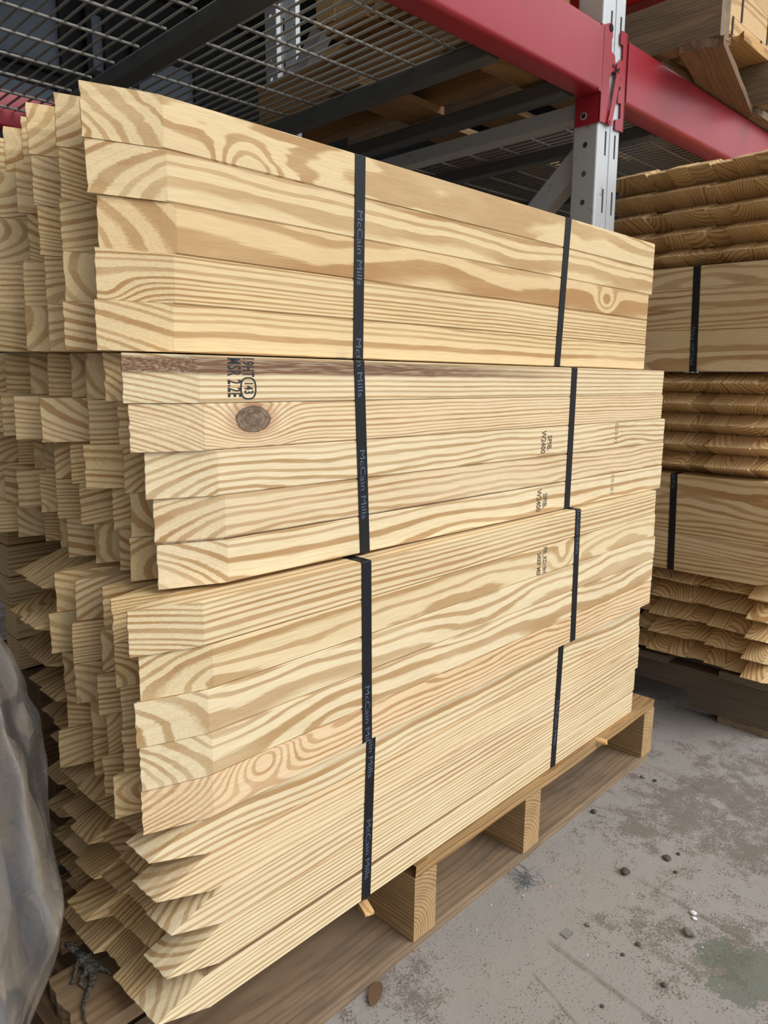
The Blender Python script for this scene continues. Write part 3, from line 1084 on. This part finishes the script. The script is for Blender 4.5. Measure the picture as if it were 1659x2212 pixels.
def bar_box(bm, p0, p1, h, wx):
    """flat bar in the y-z plane from p0 to p1 (y,z), height h, x from wx[0] to wx[1]"""
    (ya, za), (yb, zb) = p0, p1
    d = Vector((yb - ya, zb - za)).normalized()
    nn = Vector((-d.y, d.x)) * h / 2
    pts = [(ya - nn.x, za - nn.y), (yb - nn.x, zb - nn.y), (yb + nn.x, zb + nn.y), (ya + nn.x, za + nn.y)]
    prism(bm, pts, 'x', wx[0], wx[1])


DEP = 0.95


def frame(x, label):
    r = root('rack_upright_frame', label, 'rack frame', 'pallet rack frames', (x, 0, LEG))
    for nm, fl, y in (('post', False, 0.0), ('post', True, DEP)):
        o = rack_obj(nm, post_mesh(0.048, LEG + 0.004, 1.9, fl), M_GALV, r)
        o.location = (0, y, -LEG)
        bm = bmnew()
        box(bm, 0.0, PW, -0.03 if not fl else -0.078, 0.078 if not fl else 0.03, -0.004, 0.004)
        p = rack_obj('foot_plate', bm, M_GALV, r)
        p.location = (0, y, 0.0)
    for (za, zb) in ((-0.012, -0.012), (-0.90, -0.90), (1.2, 1.2)):
        bm = bmnew()
        bar_box(bm, (0.046, za), (DEP - 0.046, zb), 0.026, (0.020, 0.056))
        o = rack_obj('horizontal_brace', bm, M_GALV, r)
        o.location = (0, 0, -LEG)
    for (ya, za, yb, zb) in ((0.046, -0.085, DEP - 0.046, -0.84), (DEP - 0.046, 0.215, 0.046, 0.96)):
        bm = bmnew()
        bar_box(bm, (ya, za), (yb, zb), 0.040, (0.022, 0.054))
        o = rack_obj('diagonal_brace', bm, M_GALV, r)
        o.location = (0, 0, -LEG)
    return r


frame(0, 'galvanised slotted rack upright frame standing between the two stake stacks')
frame(-2.6, 'galvanised rack upright frame at the far left end of the rack')
frame(2.6, 'galvanised rack upright frame at the far right end of the rack')


def c_section(bm, x0, x1, y0, y1, z0, z1, rad=0.008):
    pts = []
    for cx, cz, a0 in ((y0 + rad, z0 + rad, 180), (y1 - rad, z0 + rad, 270), (y1 - rad, z1 - rad, 0), (y0 + rad, z1 - rad, 90)):
        for k in range(5):
            a = math.radians(a0 + 22.5 * k)
            pts.append((cx + rad * math.cos(a), cz + rad * math.sin(a)))
    prism(bm, pts, 'x', x0, x1)


def smooth(o, ang=35):
    for p in o.data.polygons:
        p.use_smooth = True
    me = o.data
    bm = bmnew()
    bm.from_mesh(me)
    for e in bm.edges:
        if len(e.link_faces) == 2 and e.calc_face_angle(0) > math.radians(ang):
            e.smooth = False
    bm.to_mesh(me)
    bm.free()


LFRONT = [[-0.0035, 0.1045], [0.0150, 0.1125], [0.0264, 0.1120], [0.0274, 0.0947], [0.0245, 0.0885], [0.0258, 0.0708], [0.0379, 0.0675], [0.042, 0.0448], [0.0243, 0.0335], [0.0244, -0.0197], [0.039, -0.0442], [-0.0035, -0.0453]]
RFRONT = [[0.0552, 0.108], [0.0600, 0.1135], [0.0800, 0.1122], [0.0800, -0.0458], [0.0513, -0.0477], [0.0509, -0.0314], [0.068, -0.0265], [0.067, -0.0017], [0.0551, -0.0031], [0.0575, 0.0289], [0.0523, 0.0327], [0.0518, 0.062], [0.066, 0.0685], [0.0648, 0.0909], [0.0557, 0.0916]]


def beam(x0, x1, y, label, group, hgt=0.1055):
    r = root('rack_beam', label, 'rack beam', group, (x0, y, 0))
    bm = bmnew()
    s = 1
    c_section(bm, 0.004, x1 - x0 - 0.004, 0.0, 0.046, 0.0, hgt)
    o = rack_obj('beam_tube', bm, M_RED, r)
    smooth(o)
    return r


bl = beam(-2.6 + PW, 0.0, -0.005, 'red steel rack beam above the near stake stack', 'red rack beams')
br = beam(PW + 0.003, 2.6, -0.005, 'red steel rack beam above the right stake stack', 'red rack beams')
brl = beam(-2.6 + PW, 0.0, DEP - 0.041, 'red rear rack beam glimpsed at the left edge behind the mesh deck', 'red rack beams', 0.072)
brr = beam(PW + 0.003, 2.6, DEP - 0.041, 'red rear rack beam hidden behind the right stake stack', 'red rack beams')

# left connector (child of left beam); its origin is x0=-2.6+PW, y=-.005
offL = Matrix.Translation((2.6 - PW, 0.005, 0))
bm = bmnew()
prism(bm, LFRONT, 'y', -0.0042, -0.0012)
box(bm, -0.0035, -0.0008, -0.0042, 0.044, -0.0465, 0.1035)
me = tomesh(bm, 'end_connector')
me.transform(offL)
link('end_connector', me, M_RED, bl)
bm = bmnew()
box(bm, -0.012, -0.0035, -0.0052, 0.040, 0.0, 0.1045)
bevel(bm, 0.0012, 2)
me = tomesh(bm, 'weld_collar')
me.transform(offL)
link('weld_collar', me, M_RED, bl)


def disc(name, x, y, z, r, axis, m, parent, T_, h=0.0006):
    bm = bmnew()
    pts = [(math.cos(2 * math.pi * k / 16) * r, math.sin(2 * math.pi * k / 16) * r) for k in range(16)]
    prism(bm, pts, axis, -h, h)
    me = tomesh(bm, name)
    me.transform(T_ @ Matrix.Translation((x, y, z)))
    return link(name, me, m, parent)


disc('bolt_hole', -0.0036, 0.0268, -0.0313, 0.0062, 'x', M_GALV, bl, offL)
disc('bolt_hole', -0.0041, 0.0268, -0.0313, 0.0042, 'x', M_DARK, bl, offL)
disc('pin_hole', 0.0335, -0.0043, 0.050, 0.0030, 'y', M_DARK, bl, offL)
disc('pin_hole', 0.0330, -0.0043, 0.038, 0.0028, 'y', M_DARK, bl, offL)
disc('beam_cap', 0.020, -0.0046, 0.106, 0.0062, 'y', M_DARKWOOD, bl, offL)
# latch bar
bm = bmnew()
prism(bm, [[0.0490, 0.0639], [0.0590, 0.0600], [0.0590, 0.0500], [0.0515, 0.0242], [0.0335, -0.0454], [0.0260, -0.0480], [0.0186, -0.0432], [0.0220, -0.0350], [0.0402, 0.0369], [0.0410, 0.0560]], 'y', -0.0075, -0.0052)
bevel(bm, 0.0006, 1)
me = tomesh(bm, 'safety_latch')
me.transform(offL)
link('safety_latch', me, M_RED, bl)
disc('rivet', 0.0475, -0.0078, 0.044, 0.0026, 'y', M_RED, bl, offL, 0.0009)
disc('rivet', 0.0262, -0.0078, -0.0405, 0.0026, 'y', M_RED, bl, offL, 0.0009)
bm = bmnew()
tube(bm, (0.031, -0.006, 0.038), (0.046, -0.009, 0.047), 0.0017)
me = tomesh(bm, 'latch_pin')
me.transform(offL)
link('latch_pin', me, M_DARKWOOD, bl)

# right connector
offR = Matrix.Translation((-PW - 0.003, 0.005, 0))
bm = bmnew()
prism(bm, RFRONT, 'y', -0.0042, -0.0012)
box(bm, PW + 0.0004, PW + 0.0038, -0.0042, 0.044, -0.0465, 0.1120)
me = tomesh(bm, 'end_connector')
me.transform(offR)
link('end_connector', me, M_RED, br)
disc('pin_hole', 0.0585, -0.0043, 0.0285 + 0.008, 0.0024, 'y', M_DARK, br, offR)
disc('pin_hole', 0.0590, -0.0043, 0.0150 + 0.006, 0.0030, 'y', M_DARK, br, offR)


# wire decks
ZD = 0.0285


def deck(x0, x1, label, chans, step0=0.111):
    r = root('wire_mesh_deck', label, 'rack deck', 'wire mesh decks', ((x0 + x1) / 2, DEP / 2, 0))
    off = Matrix.Translation((-(x0 + x1) / 2, -DEP / 2, 0))
    bm = bmnew()
    n = int((x1 - x0) / 0.0206)
    for i in range(n + 1):
        x = x0 + i * (x1 - x0) / n
        tube(bm, (x, 0.047, ZD + 0.0045), (x, DEP - 0.047, ZD + 0.0045), 0.0022, 6)
        # waterfall over the front beam
    segs = []
    cur = x0 - 0.006
    for c in chans:
        segs.append((cur, c - 0.014))
        cur = c + 0.020
    segs.append((cur, x1 + 0.012))
    k = 0
    y = step0
    while y < DEP - 0.05:
        for a, c in segs:
            if c > a + 0.02:
                tube(bm, (a, y, ZD), (c, y, ZD), 0.0025, 6)
        y += 0.0855
    me = tomesh(bm, 'wire_mesh')
    me.transform(off)
    o = link('wire_mesh', me, M_WIRE, r)
    for p in o.data.polygons:
        p.use_smooth = True
    for c in chans:
        bm = bmnew()
        box(bm, c - 0.014, c + 0.018, 0.047, DEP - 0.047, 0.002, 0.0255)
        bevel(bm, 0.003, 2)
        me = tomesh(bm, 'support_channel')
        me.transform(off)
        link('support_channel', me, M_DULL, r)
    return r


deck(-1.62, -0.243, 'dark wire mesh deck above the near stake stack', [-1.32, -0.970, -0.596, -0.240])
deck(0.14, 1.20, 'dark wire mesh deck above the right stake stack', [0.30, 0.72, 1.10])
r = root('support_channel', 'loose dull grey steel channel crossing the rack beside the upright', 'steel channel', None, (-0.021, DEP / 2, 0))
bm = bmnew()
box(bm, -0.021, 0.016, -DEP / 2 + 0.047, DEP / 2 - 0.047, 0.0025, 0.0275)
bevel(bm, 0.003, 2)
link('channel_section', tomesh(bm, 'channel_section'), M_DULL, r)


# ------------------------------------------------------------------ loads on the upper level
def rack_pallet(label, x0, x1, y0, y1, z, m, tint, strx):
    r = root('wooden_pallet', label, 'pallet', None, (x0, y0, z))
    for i, xs in enumerate(strx):
        me = board_mesh('stringer', y1 - y0, 0.038, 0.088, jit=0.0015, seed=200 + i + int(x0 * 50))
        o = link('stringer', me, m, r)
        o.location = (xs - x0, 0, 0.016 + 0.044)
        o.rotation_euler = (0, 0, math.pi / 2)
        grain(o, pith=(.03, -.01), spacing=.006, wave=.03, tint=tint)
    return r


# pallet on the left bay, its boards seen through and beside the mesh
rl = rack_pallet('brown wooden pallet standing on the mesh deck beside the red beam', -0.25, -0.02, 0.05, 0.72, 0.0365, M_PLY, (.62, .52, .42), (-0.172, -0.045))
for i, y in enumerate((0.06, 0.19, 0.32)):
    me = board_mesh('deck_board', 0.232, 0.11, 0.016, jit=0.001, seed=220 + i)
    o = link('deck_board', me, M_PLY, rl)
    o.location = (0.0, y, 0.112)
    grain(o, pith=(.02, .05), spacing=.008, wave=.03, tint=(.7, .6, .5))
for i, y in enumerate((0.05, 0.33)):
    me = board_mesh('bottom_board', 0.232, 0.09, 0.0155, jit=0.001, seed=230 + i)
    o = link('bottom_board', me, M_PLY, rl)
    o.location = (0, y, 0.008)
    grain(o, pith=(.02, .05), spacing=.008, wave=.03, tint=(.7, .6, .5))
cr = root('plywood_crate', 'tan plywood crate seen through the mesh deck', 'crate', None, (-0.135, 0.26, 0.1595))
bm = bmnew()
box(bm, -0.11, 0.11, -0.19, 0.19, 0, 0.42)
bevel(bm, 0.003, 1)
o = link('crate_shell', tomesh(bm, 'crate_shell'), M_PLY, cr)
grain(o, pith=(.1, .3), spacing=.01, wave=.05)
for (x, y) in ((-0.11, -0.19), (0.066, -0.19), (-0.11, 0.146), (0.066, 0.146)):
    bm = bmnew()
    box(bm, x - 0.003, x + 0.047, y - 0.003, y + 0.047, 0.001, 0.422)
    o = link('corner_batten', tomesh(bm, 'corner_batten'), M_PALLET, cr)
    grain(o)

# upper right pallet with strapped boards
ru = rack_pallet('old grey brown pallet overhanging the red beam at the upper right', 0.215, 1.2, -0.108, 0.88, 0.1065, M_OLD, (1.15, 1.1, 1.0), (0.236, 0.66, 1.16))
me = board_mesh('bottom_board', 0.46, 0.075, 0.015, ragged0=0.006, ragged1=0.01, jit=0.0015, seed=250)
o = link('bottom_board', me, M_OLD, ru)
o.location = (-0.006, 0.030, 0.0078)
o.rotation_euler = (0, 0, math.radians(13))
grain(o, pith=(.03, .03), spacing=.006, wave=.03, tint=(.8, .65, .55))
me = board_mesh('bottom_board', 0.6, 0.075, 0.015, jit=0.0015, seed=251)
o = link('bottom_board', me, M_OLD, ru)
o.location = (0.43, 0.118, 0.0078)
grain(o, pith=(.03, .03), spacing=.006, wave=.03)
for i, y in enumerate((0.125, 0.30, 0.50, 0.72, 0.92)):
    me = board_mesh('deck_board', 0.72 if i == 0 else 0.98, 0.12, 0.016, ragged0=0.02 if i == 0 else 0, jit=0.003, seed=255 + i)
    o = link('deck_board', me, M_PALLET, ru)
    o.location = (0.27 if i == 0 else 0.0, y, 0.113)
    grain(o, pith=(.03, .03), spacing=.006, wave=.03, tint=(1.4, 1.3, 1.1) if i == 0 else (1, 1, 1))
UB = []
lay = [(0.036, 4, 'lower'), (0.060, 5, 'upper')]
zc = 0.105 + 0.1265
for li in range(7):
    hgt = 0.036 if li < 1 else 0.052
    for ci in range(2):
        y = -0.012 + ci * 0.15
        me = board_mesh('wooden_board', 0.80, 0.145, hgt - 0.0008, jit=0.0003, seed=270 + li * 2 + ci)
        o = link('wooden_board', me, M_PINE, None, RM @ Matrix.Translation((0.385 + 0.012 * (li % 2), y + 0.072, zc + hgt / 2)))
        grain(o, pith=(rng.choice((-.06, .06)), rng.uniform(-.05, .05)), spacing=rng.uniform(.004, .007), wave=.03, tint=(.80, .64, .48))
        tag(o, 'strapped orange tan board on the upper right pallet, layer %s, %s' % (['one', 'two', 'three', 'four', 'five', 'six', 'seven'][li] + ' from below', 'front' if ci == 0 else 'behind'), 'board', 'strapped boards on the upper right pallet')
    zc += hgt
ztop = zc
z1 = 0.105 + 0.1265
for k, (x, za, zb, w_) in enumerate(((0.500, z1, z1 + 0.036, 0.006), (0.665, z1, z1 + 0.036, 0.006), (0.545, z1 + 0.037, ztop, 0.006), (0.700, z1 + 0.037, ztop, 0.006))):
    bm = bmnew()
    box(bm, x, x + w_, -0.0146, -0.0134, za + 0.0005, zb)
    o = link('strapping_band', tomesh(bm, 'strapping_band'), M_STRAP, None, RM)
    tag(o, 'thin black strap round the %s boards on the upper right pallet, %s' % (('bottom', 'bottom', 'upper', 'upper')[k], ('left one', 'right one', 'left one', 'right one')[k]), 'strap', 'thin straps on the upper right boards')
# red bin
e = root('red_plastic_bin', 'bright red plastic bin above the weathered pallet edge', 'bin', None, (0.285, 0.05, 0.2325))
bm = bmnew()
vs = []
prism(bm, [(-0.055, 0.0), (0.045, 0.0), (0.055, 0.16), (-0.065, 0.16)], 'y', -0.06, 0.26)
bevel(bm, 0.006, 3)
o = link('bin_body', tomesh(bm, 'bin_body'), M_REDBOX, e)
bm = bmnew()
box(bm, -0.07, 0.06, -0.066, 0.266, 0.150, 0.166)
bevel(bm, 0.004, 2)
link('bin_rim', tomesh(bm, 'bin_rim'), M_REDBOX, e)
# tan board stack beside the upright
for i in range(3):
    me = board_mesh('wooden_board', 0.62, 0.10, 0.05, jit=0.0005, seed=300 + i)
    o = link('wooden_board', me, M_PINE, None, RM @ Matrix.Translation((0.255, 0.36, 0.2600 + i * 0.0515)) @ Matrix.Rotation(math.pi / 2, 4, 'Z'))
    grain(o, pith=(.06, .02), spacing=.006, wave=.03, tint=(.8, .68, .52))
    tag(o, 'tan board glimpsed beside the rack upright behind the red bin, %s' % ('lowest', 'middle', 'topmost')[i], 'board', 'boards behind the red bin')


# ------------------------------------------------------------------ plastic film at the left
def film_mats():
    t = T('clear_plastic_film')
    P = t.obj()
    X, Y, Z = t.split(P)
    n = t.noise(t.vec(t.mul(X, 7.0), t.mul(Y, 7.0), t.mul(Z, 4.0)), 1.0, 2.0, 0.5)
    n2 = t.noise(t.vec(t.mul(X, 11.0), t.mul(Y, 11.0), t.mul(Z, 4.0)), 1.0, 1.0, 0.5)
    rdg = t.math('ABSOLUTE', t.sub(n2.outputs[0], 0.5))
    n3 = t.noise(P, 38.0, 1.0, 0.5)
    cr = t.math('ABSOLUTE', t.sub(n3.outputs[0], 0.5))
    t.put(t.b.inputs['Base Color'], (0.25, 0.257, 0.28, 1))
    t.b.inputs['Coat Weight'].default_value = 1.0
    t.b.inputs['Coat Roughness'].default_value = 0.05
    t.b.inputs['Roughness'].default_value = 0.14
    t.b.inputs['Specular IOR Level'].default_value = 1.0
    # stretched, thicker film along the creases hides more of what is behind it
    t.put(t.b.inputs['Alpha'], t.ramp(rdg, 0.0, 0.10, 0.62, 0.30))
    t.bump(t.add(t.mul(n.outputs[0], 0.8), t.add(t.mul(rdg, -1.5), t.mul(cr, -0.10))), 0.8, 0.03)
    return t.m


M_FILM = film_mats()
M_SACK = plain('pale_grey_sacking', (0.13, 0.13, 0.142), 0.45)
M_REDPRINT = plain('red_print', (0.45, 0.01, 0.02), 0.5)
PROF = [(-0.119, 0.17), (-0.06, 0.175), (0.0, 0.185), (0.06, 0.20), (0.10, 0.225), (0.152, 0.255), (0.176, 0.268), (0.208, 0.290), (0.2308, 0.308), (0.2535, 0.3126), (0.30, 0.3097), (0.346, 0.305), (0.381, 0.297), (0.423, 0.286), (0.46, 0.255), (0.49, 0.19), (0.52, 0.09), (0.53, 0.02)]


def prof(z):
    for (a, ra), (c, rc) in zip(PROF, PROF[1:]):
        if a <= z <= c:
            f = (z - a) / (c - a)
            f = f * f * (3 - 2 * f)
            return ra + (rc - ra) * f
    return PROF[-1][1]


def lump(name, scale, zlo, amp, seed, ridge):
    bm = bmnew()
    NU, NV = 160, 110
    G = []
    for j in range(NV + 1):
        z = zlo + (0.53 - zlo) * j / NV
        R = prof(z) * scale
        row = []
        for i in range(NU):
            a = 2 * math.pi * i / NU
            v = Vector((math.cos(a) * 2.2, math.sin(a) * 2.2, z * 5 + seed))
            d = mnoise.noise(v * 1.1) * 0.5 + (1 - abs(mnoise.noise(Vector((math.cos(a + z * 1.2) * 3.4, math.sin(a + z * 1.2) * 3.4, z * 2.2 + seed)))) * 2.2) * ridge
            rr = R + d * amp * min(1.0, R / 0.1) - amp * 0.8
            row.append(bm.verts.new((rr * math.cos(a), rr * math.sin(a) * 0.86, z * (1.0) - 0.0)))
        G.append(row)
    for j in range(NV):
        for i in range(NU):
            bm.faces.new((G[j][i], G[j][(i + 1) % NU], G[j + 1][(i + 1) % NU], G[j + 1][i]))
    bm.faces.new(G[NV])
    if zlo < -0.1:
        bm.faces.new(G[0][::-1])
    me = tomesh(bm, name)
    for p in me.polygons:
        p.use_smooth = True
    return me


fr = bpy.data.objects.new('film_wrapped_load', None)
C.objects.link(fr)
fr.location = (-0.05, 0.0, 0)
tag(fr, 'crumpled translucent plastic film over a grey bagged load at the left edge', 'wrapped load')
link('sack', lump('sack', 0.91, -0.119, 0.010, 4.0, 0.4), M_SACK, fr)
link('plastic_film', lump('plastic_film', 1.0, 0.06, 0.010, 1.0, 0.7), M_FILM, fr)
bm = bmnew()
prism(bm, [(-0.02, 0.10), (0.05, 0.10), (0.055, 0.16), (-0.02, 0.17)], 'y', -0.002, 0.0)
me = tomesh(bm, 'red_label')
me.transform(Matrix.Rotation(math.radians(-40), 4, 'Z'))
o = link('red_label', me, M_REDPRINT, fr)
o.location = (0.10, -0.135, -0.02)


# ------------------------------------------------------------------ lizard on the pallet
def lizard():
    t = T('mottled_lizard_skin')
    n = t.noise(t.obj(), 420.0, 3.0)
    t.put(t.b.inputs['Base Color'], t.mix(t.ramp(n.outputs[0], 0.4, 0.6), (0.045, 0.04, 0.032), (0.16, 0.145, 0.115)))
    t.b.inputs['Roughness'].default_value = 0.7
    pts = [(-.0055, .0600, .0120, .0020), (-.0038, .0545, .0125, .0040), (-.0020, .0490, .0122, .0050), (-.0005, .0410, .0105, .0037), (.0010, .0330, .0090, .0052), (.0020, .0230, .0080, .0064),
           (.0010, .0140, .0072, .0056), (-.0020, .0060, .0062, .0038), (-.0075, -.0010, .0048, .0027), (-.0150, -.0075, .0037, .0021), (-.0215, -.0160, .0030, .0017), (-.0262, -.0270, .0028, .0014), (-.0290, -.0400, .0028, .0011), (-.0300, -.0520, .0025, .0008)]
    limbs = [(4, [(-.0065, .0300, .0070, .0022), (-.0120, .0235, .0035, .0017), (-.0155, .0200, .0016, .0012)]),
             (4, [(.0080, .0370, .0060, .0022), (.0130, .0400, .0030, .0016), (.0150, .0440, .0016, .0011)]),
             (6, [(-.0075, .0150, .0068, .0028), (-.0130, .0105, .0040, .0020), (-.0110, .0040, .0018, .0013), (-.0120, .0000, .0014, .0009)]),
             (6, [(.0080, .0120, .0060, .0028), (.0120, .0060, .0040, .0020), (.0140, .0000, .0018, .0013), (.0150, -.0040, .0014, .0009)])]
    verts, edges, rad = [], [], []
    for p in pts:
        verts.append(p[:3])
        rad.append(p[3])
    for i in range(len(pts) - 1):
        edges.append((i, i + 1))
    for k, ch in limbs:
        prev = k
        for p in ch:
            verts.append(p[:3])
            rad.append(p[3])
            edges.append((prev, len(verts) - 1))
            prev = len(verts) - 1
        tip = prev
        if len(ch) == 3 or True:
            bx, by, bz, _ = ch[-1]
            for a in (-0.7, 0.0, 0.7):
                d = Vector((bx - ch[-2][0], by - ch[-2][1], 0)).normalized()
                q = Matrix.Rotation(a, 2) @ Vector((d.x, d.y))
                verts.append((bx + q.x * 0.004, by + q.y * 0.004, 0.001))
                rad.append(0.0005)
                edges.append((tip, len(verts) - 1))
    me = bpy.data.meshes.new('lizard')
    me.from_pydata(verts, edges, [])
    o = link('lizard', me, t.m)
    sk = o.modifiers.new('skin', 'SKIN')
    sk.use_smooth_shade = True
    for i, v in enumerate(me.skin_vertices[0].data):
        v.radius = (rad[i], rad[i] * 0.8)
        v.use_root = (i == 5)
    o.modifiers.new('sub', 'SUBSURF').levels = 2
    o.modifiers['sub'].render_levels = 2
    tag(o, 'small grey brown lizard crouching on the pallet board under the stake tips', 'lizard')
    b2 = bmnew()
    bmesh.ops.create_uvsphere(b2, u_segments=10, v_segments=8, radius=0.0011)
    e_ = link('eye', tomesh(b2, 'eye'), M_DARK, o)
    e_.location = (-0.0072, 0.0515, 0.0142)
    return o


lz = lizard()
lz.location = (0.3375, 0.1000, -0.0038)

# ------------------------------------------------------------------ litter on the floor
M_STONE = painted('grey_pebble', (0.24, 0.225, 0.20), (0.10, 0.08, 0.06), 0.1, 0.8)
M_STONED = painted('dark_pebble', (0.095, 0.078, 0.064), (0.15, 0.125, 0.10), 0.1, 0.85)
M_WHITE = plain('white_fragment', (0.75, 0.76, 0.76), 0.6)
M_LEAF = plain('dry_leaf', (0.30, 0.185, 0.10), 0.8)


def pebble(name, x, y, r, m, label, cat, flat=0.6, seed=0, grp=None):
    bm = bmnew()
    r *= 0.78
    bmesh.ops.create_icosphere(bm, subdivisions=3, radius=r)
    for v in bm.verts:
        d = 1 + 0.35 * mnoise.noise(v.co / r * 1.1 + Vector((seed, 0, 0))) + 0.12 * mnoise.noise(v.co / r * 3 + Vector((seed, 5, 0)))
        v.co *= d
        v.co.z *= flat
    lo = min(v.co.z for v in bm.verts)
    for v in bm.verts:
        v.co.z -= lo
    me = tomesh(bm, name)
    for p in me.polygons:
        p.use_smooth = True
    o = link(name, me, m)
    o.location = (x, y, FLOOR - 0.0003)
    o.rotation_euler = (0, 0, seed)
    return tag(o, label, cat, grp)


PB = [
    (1.255, -.021, .0055, M_STONE, 'pale pebble beside the far pallet stringer'),
    (1.258, -.041, .0042, M_STONED, 'dark pebble next to the pale pebble by the far stringer'),
    (1.097, -.011, .0060, M_STONED, 'dark crumb against the pallet edge midway along'),
    (1.088, -.151, .0036, M_STONED, 'small dark pebble beside a dirt clump on open floor'),
    (.994, -.114, .0085, M_STONED, 'dark brown dirt clod at the start of a floor groove'),
    (.865, -.127, .0045, M_STONE, 'greyish white pebble in the middle of the stained floor'),
    (.940, -.226, .0095, M_STONE, 'flat grey stone below the white fragment, largest on the floor'),
    (.878, -.187, .0042, M_STONED, 'round dark pebble left of the green stain'),
    (.840, -.236, .0042, M_STONED, 'brown pebble near the bottom right corner below the stain'),
    (.850, -.181, .0030, M_STONED, 'tiny dark crumb left of the round dark pebble'),
    (1.045, -.165, .0035, M_STONED, 'tiny dark crumb right of the dirt clod'),
    (.764, -.199, .0030, M_STONED, 'black speck of gravel near the bottom edge of the floor')]
for i, (x, y, r, m, lab) in enumerate(PB):
    pebble('pebble', x, y, r, m, lab, 'pebble', 0.55, i * 1.7 + 0.4, 'pebbles on the floor')
pebble('dirt_clump', 1.066, -.143, .0080, M_STONED, 'crumbly dark clump of dirt on the open floor', 'dirt', 0.35, 5.5)
pebble('white_fragment', .980, -.215, .0055, M_WHITE, 'bright white fragment on the floor, larger of two', 'fragment', 0.5, 2.2, 'white fragments')
pebble('white_fragment', .972, -.219, .0040, M_WHITE, 'bright white fragment on the floor, smaller of two', 'fragment', 0.4, 8.2, 'white fragments')
for i, (x, y) in enumerate(((.809, -.017), (.854, -.037), (.76, -.03), (.93, -.245), (1.0, -.27), (.96, -.14), (.82, -.15), (1.02, -.20))):
    pebble('white_grit', x, y, .0013, M_WHITE, 'tiny white grain of grit scattered on the concrete', 'grit', 0.7, i, 'white grit grains')
bm = bmnew()
prism(bm, [(-.008, -.005), (.007, -.006), (.009, .004), (-.006, .006)], 'z', 0, 0.0015)
o = link('wood_chip', tomesh(bm, 'wood_chip'), M_STONE)
o.location = (.833, -.115, FLOOR)
tag(o, 'square grey chip left of the greyish white pebble', 'chip')
bm = bmnew()
n = 14
for k in range(n):
    a0, a1 = math.pi * k / n, math.pi * (k + 1) / n
    w0, w1 = 0.0075 * math.sin(a0), 0.0075 * math.sin(a1)
    x0, x1 = -0.017 * math.cos(a0), -0.017 * math.cos(a1)
    h = lambda x, s: 0.0025 + 0.0018 * math.cos(x * 120) + abs(s) * 0.1
    vs = [bm.verts.new((x0, -w0, h(x0, w0))), bm.verts.new((x1, -w1, h(x1, w1))), bm.verts.new((x1, w1, h(x1, w1))), bm.verts.new((x0, w0, h(x0, w0)))]
    if k == 0:
        bm.faces.new(vs[1:])
    else:
        bm.faces.new(vs)
bmesh.ops.solidify(bm, geom=list(bm.faces), thickness=0.0005)
o = link('dry_leaf', tomesh(bm, 'dry_leaf'), M_LEAF)
o.location = (.600, -.009, FLOOR + 0.0005)
o.rotation_euler = (0, 0, 0.55)
tag(o, 'brown dry leaf lying against the pallet at the bottom of the picture', 'leaf')
bm = bmnew()
for k in range(60):
    rr = random.Random(k)
    p = Vector((rr.gauss(0, .009), rr.gauss(0, .006), 0.0008))
    prev = p
    a = rr.uniform(0, 6.28)
    for s in range(5):
        a += rr.uniform(-.9, .9)
        q = prev + Vector((math.cos(a) * .0045, math.sin(a) * .0045, rr.uniform(-.001, .0014)))
        q.z = max(0.0004, q.z)
        tube(bm, prev, q, 0.00022, 4)
        prev = q
o = link('lint_tuft', tomesh(bm, 'lint_tuft'), plain('grey_lint', (0.18, 0.19, 0.20), 0.9))
o.location = (.885, -.020, FLOOR)
tag(o, 'tuft of grey lint and hair beside the pallet stringer', 'lint')
pebble('pinkish_chip', .895, -.053, .0028, plain('pink_chip', (0.55, 0.33, 0.22), 0.7), 'small pinkish wood chip beside the lint tuft', 'chip', 0.3, 3.3)
